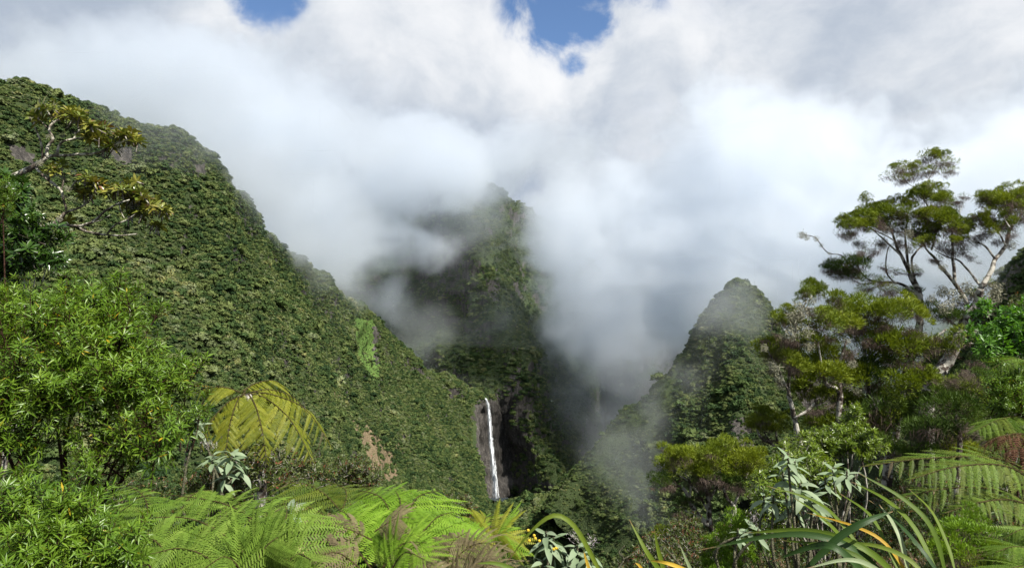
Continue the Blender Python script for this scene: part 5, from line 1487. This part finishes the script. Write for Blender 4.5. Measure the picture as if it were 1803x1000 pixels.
fx = thing('flax_plant', 'large flax-like plant with long arching strap leaves at lower right', 'plant', (*on_lip(1560, 4.6),))
straps(fx, [
    ([(1665, 1010, 4.3), (1640, 930, 4.4), (1590, 878, 4.5), (1511, 832, 4.6)], 15, M_STRAP, None),
    ([(1655, 1020, 4.2), (1610, 930, 4.4), (1560, 880, 4.6), (1500, 848, 4.8)], 14, M_STRAP, None),
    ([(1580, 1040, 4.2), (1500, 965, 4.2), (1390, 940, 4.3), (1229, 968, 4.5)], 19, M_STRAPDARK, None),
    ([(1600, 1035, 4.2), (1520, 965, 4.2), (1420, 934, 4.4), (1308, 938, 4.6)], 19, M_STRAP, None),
    ([(1420, 1000, 4.1), (1478, 944, 4.1), (1530, 915, 4.1), (1572, 900, 4.2)], 20, M_STRAPDARK, 'dark green broad strap leaf'),
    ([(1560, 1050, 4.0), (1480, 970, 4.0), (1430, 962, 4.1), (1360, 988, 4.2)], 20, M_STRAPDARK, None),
    ([(1610, 1030, 4.3), (1560, 958, 4.4), (1504, 926, 4.5), (1420, 902, 4.7)], 9, M_STRAPGOLD, 'golden yellow withering strap leaf'),
    ([(1600, 1040, 4.3), (1560, 960, 4.5), (1530, 905, 4.7), (1478, 868, 4.9)], 13, M_STRAP, None),
    ([(1560, 1040, 4.2), (1490, 955, 4.4), (1440, 905, 4.7), (1398, 876, 4.9)], 13, M_STRAP, None),
    ([(1600, 1010, 4.3), (1585, 950, 4.4), (1568, 915, 4.5), (1548, 888, 4.6)], 14, M_STRAPPALE, 'pale green strap leaf'),
    ([(1560, 1035, 4.0), (1520, 1000, 4.0), (1490, 978, 4.1), (1455, 950, 4.2)], 13, M_STRAP, None),
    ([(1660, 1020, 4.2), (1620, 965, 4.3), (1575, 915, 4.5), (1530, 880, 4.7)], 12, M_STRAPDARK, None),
    ([(1580, 1050, 4.0), (1520, 985, 4.1), (1450, 960, 4.2), (1370, 950, 4.4)], 12, M_STRAP, None),
    ([(1640, 1030, 4.1), (1600, 985, 4.2), (1540, 960, 4.3), (1470, 955, 4.4)], 13, M_STRAP, None),
    ([(1600, 1050, 3.9), (1540, 1000, 3.9), (1490, 985, 3.9), (1420, 1000, 3.9)], 13, M_STRAPPALE, None),
    ([(1560, 1030, 4.4), (1480, 920, 4.7), (1430, 880, 4.9), (1350, 855, 5.0)], 10, M_STRAP, None),
    ([(1680, 1000, 4.4), (1668, 960, 4.5), (1640, 900, 4.7), (1600, 860, 4.9)], 10, M_STRAP, None),
])
st = thing('strap_plant', 'upright green sword-shaped leaves rising at bottom centre', 'plant', (*on_lip(1190, 4.0),))
straps(st, [
    ([(1185, 1040, 4.0), (1158, 1000, 4.0), (1135, 965, 4.0), (1108, 914, 4.1)], 14, M_STRAP, None),
    ([(1172, 1030, 4.1), (1166, 995, 4.1), (1158, 965, 4.1), (1152, 931, 4.1)], 13, M_STRAP, None),
    ([(1228, 1040, 4.0), (1218, 1008, 4.0), (1208, 985, 4.0), (1197, 958, 4.0)], 10, M_STRAPPALE, 'pale grey-green sword leaf'),
    ([(1240, 1020, 3.9), (1200, 1000, 3.9), (1170, 990, 3.9), (1142, 986, 4.0)], 10, M_STRAPGOLD, 'golden withered strap leaf'),
    ([(1140, 1030, 3.9), (1134, 1010, 3.9), (1126, 996, 3.9), (1118, 990, 3.9)], 9, M_STRAPGOLD, 'golden withered strap leaf'),
])
sa = thing('strap_plant', 'strap-leaved plant with one long leaf arching over the bottom centre, its tip hanging down', 'plant', (*on_lip(1060, 4.0),))
straps(sa, [
    ([(1068, 1030, 4.0), (1040, 975, 4.0), (1010, 925, 4.0), (975, 907, 4.0), (935, 935, 4.0), (892, 990, 4.0)], 13, M_STRAP, None),
    ([(1045, 1030, 4.1), (1038, 1005, 4.1), (1032, 985, 4.1), (1028, 970, 4.1)], 9, M_STRAPGOLD, 'golden withered strap leaf'),
    ([(940, 1030, 3.8), (905, 1003, 3.8), (870, 991, 3.8), (836, 992, 3.8)], 11, M_STRAP, 'yellow-green leaf lying over the dry fern'),
])

# ------------------------------------------------------------------ small things and ground cover
b_ = MB()
V_, F_ = leaf(.13, .05, 6, 1.2, .9, 'lance'); b_.add(V_, F_, 0); V_, F_ = leaf(.09, .04, 5, -.8, 1.2, 'lance'); b_.add(V_, F_, 0, mat4(frame((-.2, -.3, .8)), (.0, 0, .01)))
tag(link('fallen_leaf', b_.mesh('fallen_leaf', [M_LITTER], True), None, wp(515, 962, 4.9), (.3, .25, -.2), 1.1), 'curled tan dead leaf lying on the withered fern', 'leaf')
for k, (pts, lab) in enumerate((([(1082, 1010, 4.6), (1098, 985, 4.6), (1090, 972, 4.6), (1100, 960, 4.6)], 'bare crooked dead twig right of the berried silver-leaved plant'),
                                ([(1210, 1010, 4.2), (1190, 985, 4.2), (1168, 960, 4.3)], 'straight pale brown twig leaning between the sword leaves'))):
    tw = thing('dry_twig', lab, 'twig', tuple(pts and wp(*pts[0])))
    limb(tw, [wp(*p) for p in pts], .008, .003, M_SILVERSTEM, 'stick', sides=5)
    if k == 0: limb(tw, [wp(1096, 985, 4.6), wp(1112, 976, 4.6), wp(1125, 965, 4.6)], .005, .002, M_SILVERSTEM, 'side_twig', sides=5)


def cover(name, label, meshes, n, area, size, seed, dz=.05, up=.9):
    """ground cover that nobody could count: one object of points turned into plants"""
    g = np.random.default_rng(seed)
    px = g.uniform(area[0], area[1], n); Y = g.uniform(area[2], area[3], n)
    X = (px - 901.5) / F * Y; z = lip_z(X, Y) + dz
    s = size * g.uniform(.6, 1.3, n)
    tl = g.uniform(.2, 1.2, n); az = g.random(n) * 6.283
    insts = [bpy.data.objects.new('plant', m) for m in meshes]
    ng = scatter_tree(name + '_scatter', insts)
    rot = np.stack([g.normal(size=n) * .5, -tl, az], 1)
    o = point_cloud_object(name, ng, np.stack([X, Y, z], 1).astype(np.float32), np.stack([s, s, s], 1).astype(np.float32), rot.astype(np.float32), g.integers(0, len(meshes), n).astype(np.int32))
    o['label'] = label
    return o


cover('undergrowth', 'dark leafy undergrowth between the plants of the left slope', UND + SHR[:1], 3000, (-300, 900, 6.0, 15.0), 1.0, 81, -.18)
cover('undergrowth', 'leafy undergrowth between the plants of the right slope', UND + SHR[:2], 2600, (1120, 2000, 6.2, 15.0), .9, 82, -.18)
cover('undergrowth', 'low dark plants at the rim under the middle of the view', UND, 500, (880, 1140, 6.0, 14.0), .7, 83, -.1)
DRY = []
for i in range(3):
    g_ = np.random.default_rng(200 + i); b_ = MB()
    for _ in range(16):
        p_ = g_.normal(size=3) * np.array([.05, .05, .02]) + np.array([.22 * g_.uniform(.6, 1.1), 0, 0])
        b_.add(*tube([(0, 0, 0), p_ * .5 + g_.normal(size=3) * .01, p_], [.002, .0015, .001], 3), 0)
        for _k in range(7):
            V_, F_ = leaf(.016, .012, 1, .5, .3, 'obovate'); b_.add(V_, F_, 0, mat4(frame(unit(g_.normal(size=3))), p_ + g_.normal(size=3) * .009))
    DRY.append(b_.mesh('dry_heads', [M_DRYFLOWER]))
cover('dry_flowers', 'dry brown flower heads scattered among the flax and silver-leaved plants', DRY, 420, (1260, 1780, 4.9, 7.0), .75, 84, .12)
cover('undergrowth', 'small leafy ground plants between the flax and the arching fern', SHR + YGB[:1] + UND, 900, (1230, 1880, 4.6, 7.2), .62, 87, .02)
wr = thing('wiry_shrub', 'wiry upright green shrub in front of the arching fern at bottom right', 'shrub', (*on_lip(1700, 4.8),))
tufts(wr, [(1700, 930, 40), (1670, 960, 40), (1730, 965, 40), (1700, 990, 44), (1745, 1000, 36), (1660, 1000, 36), (1715, 905, 26)], TUFT_LIME[:1] + TUFT_DARK[:2] + TUFT_THIN[:1], 4.8, seed=86, dy=.2)
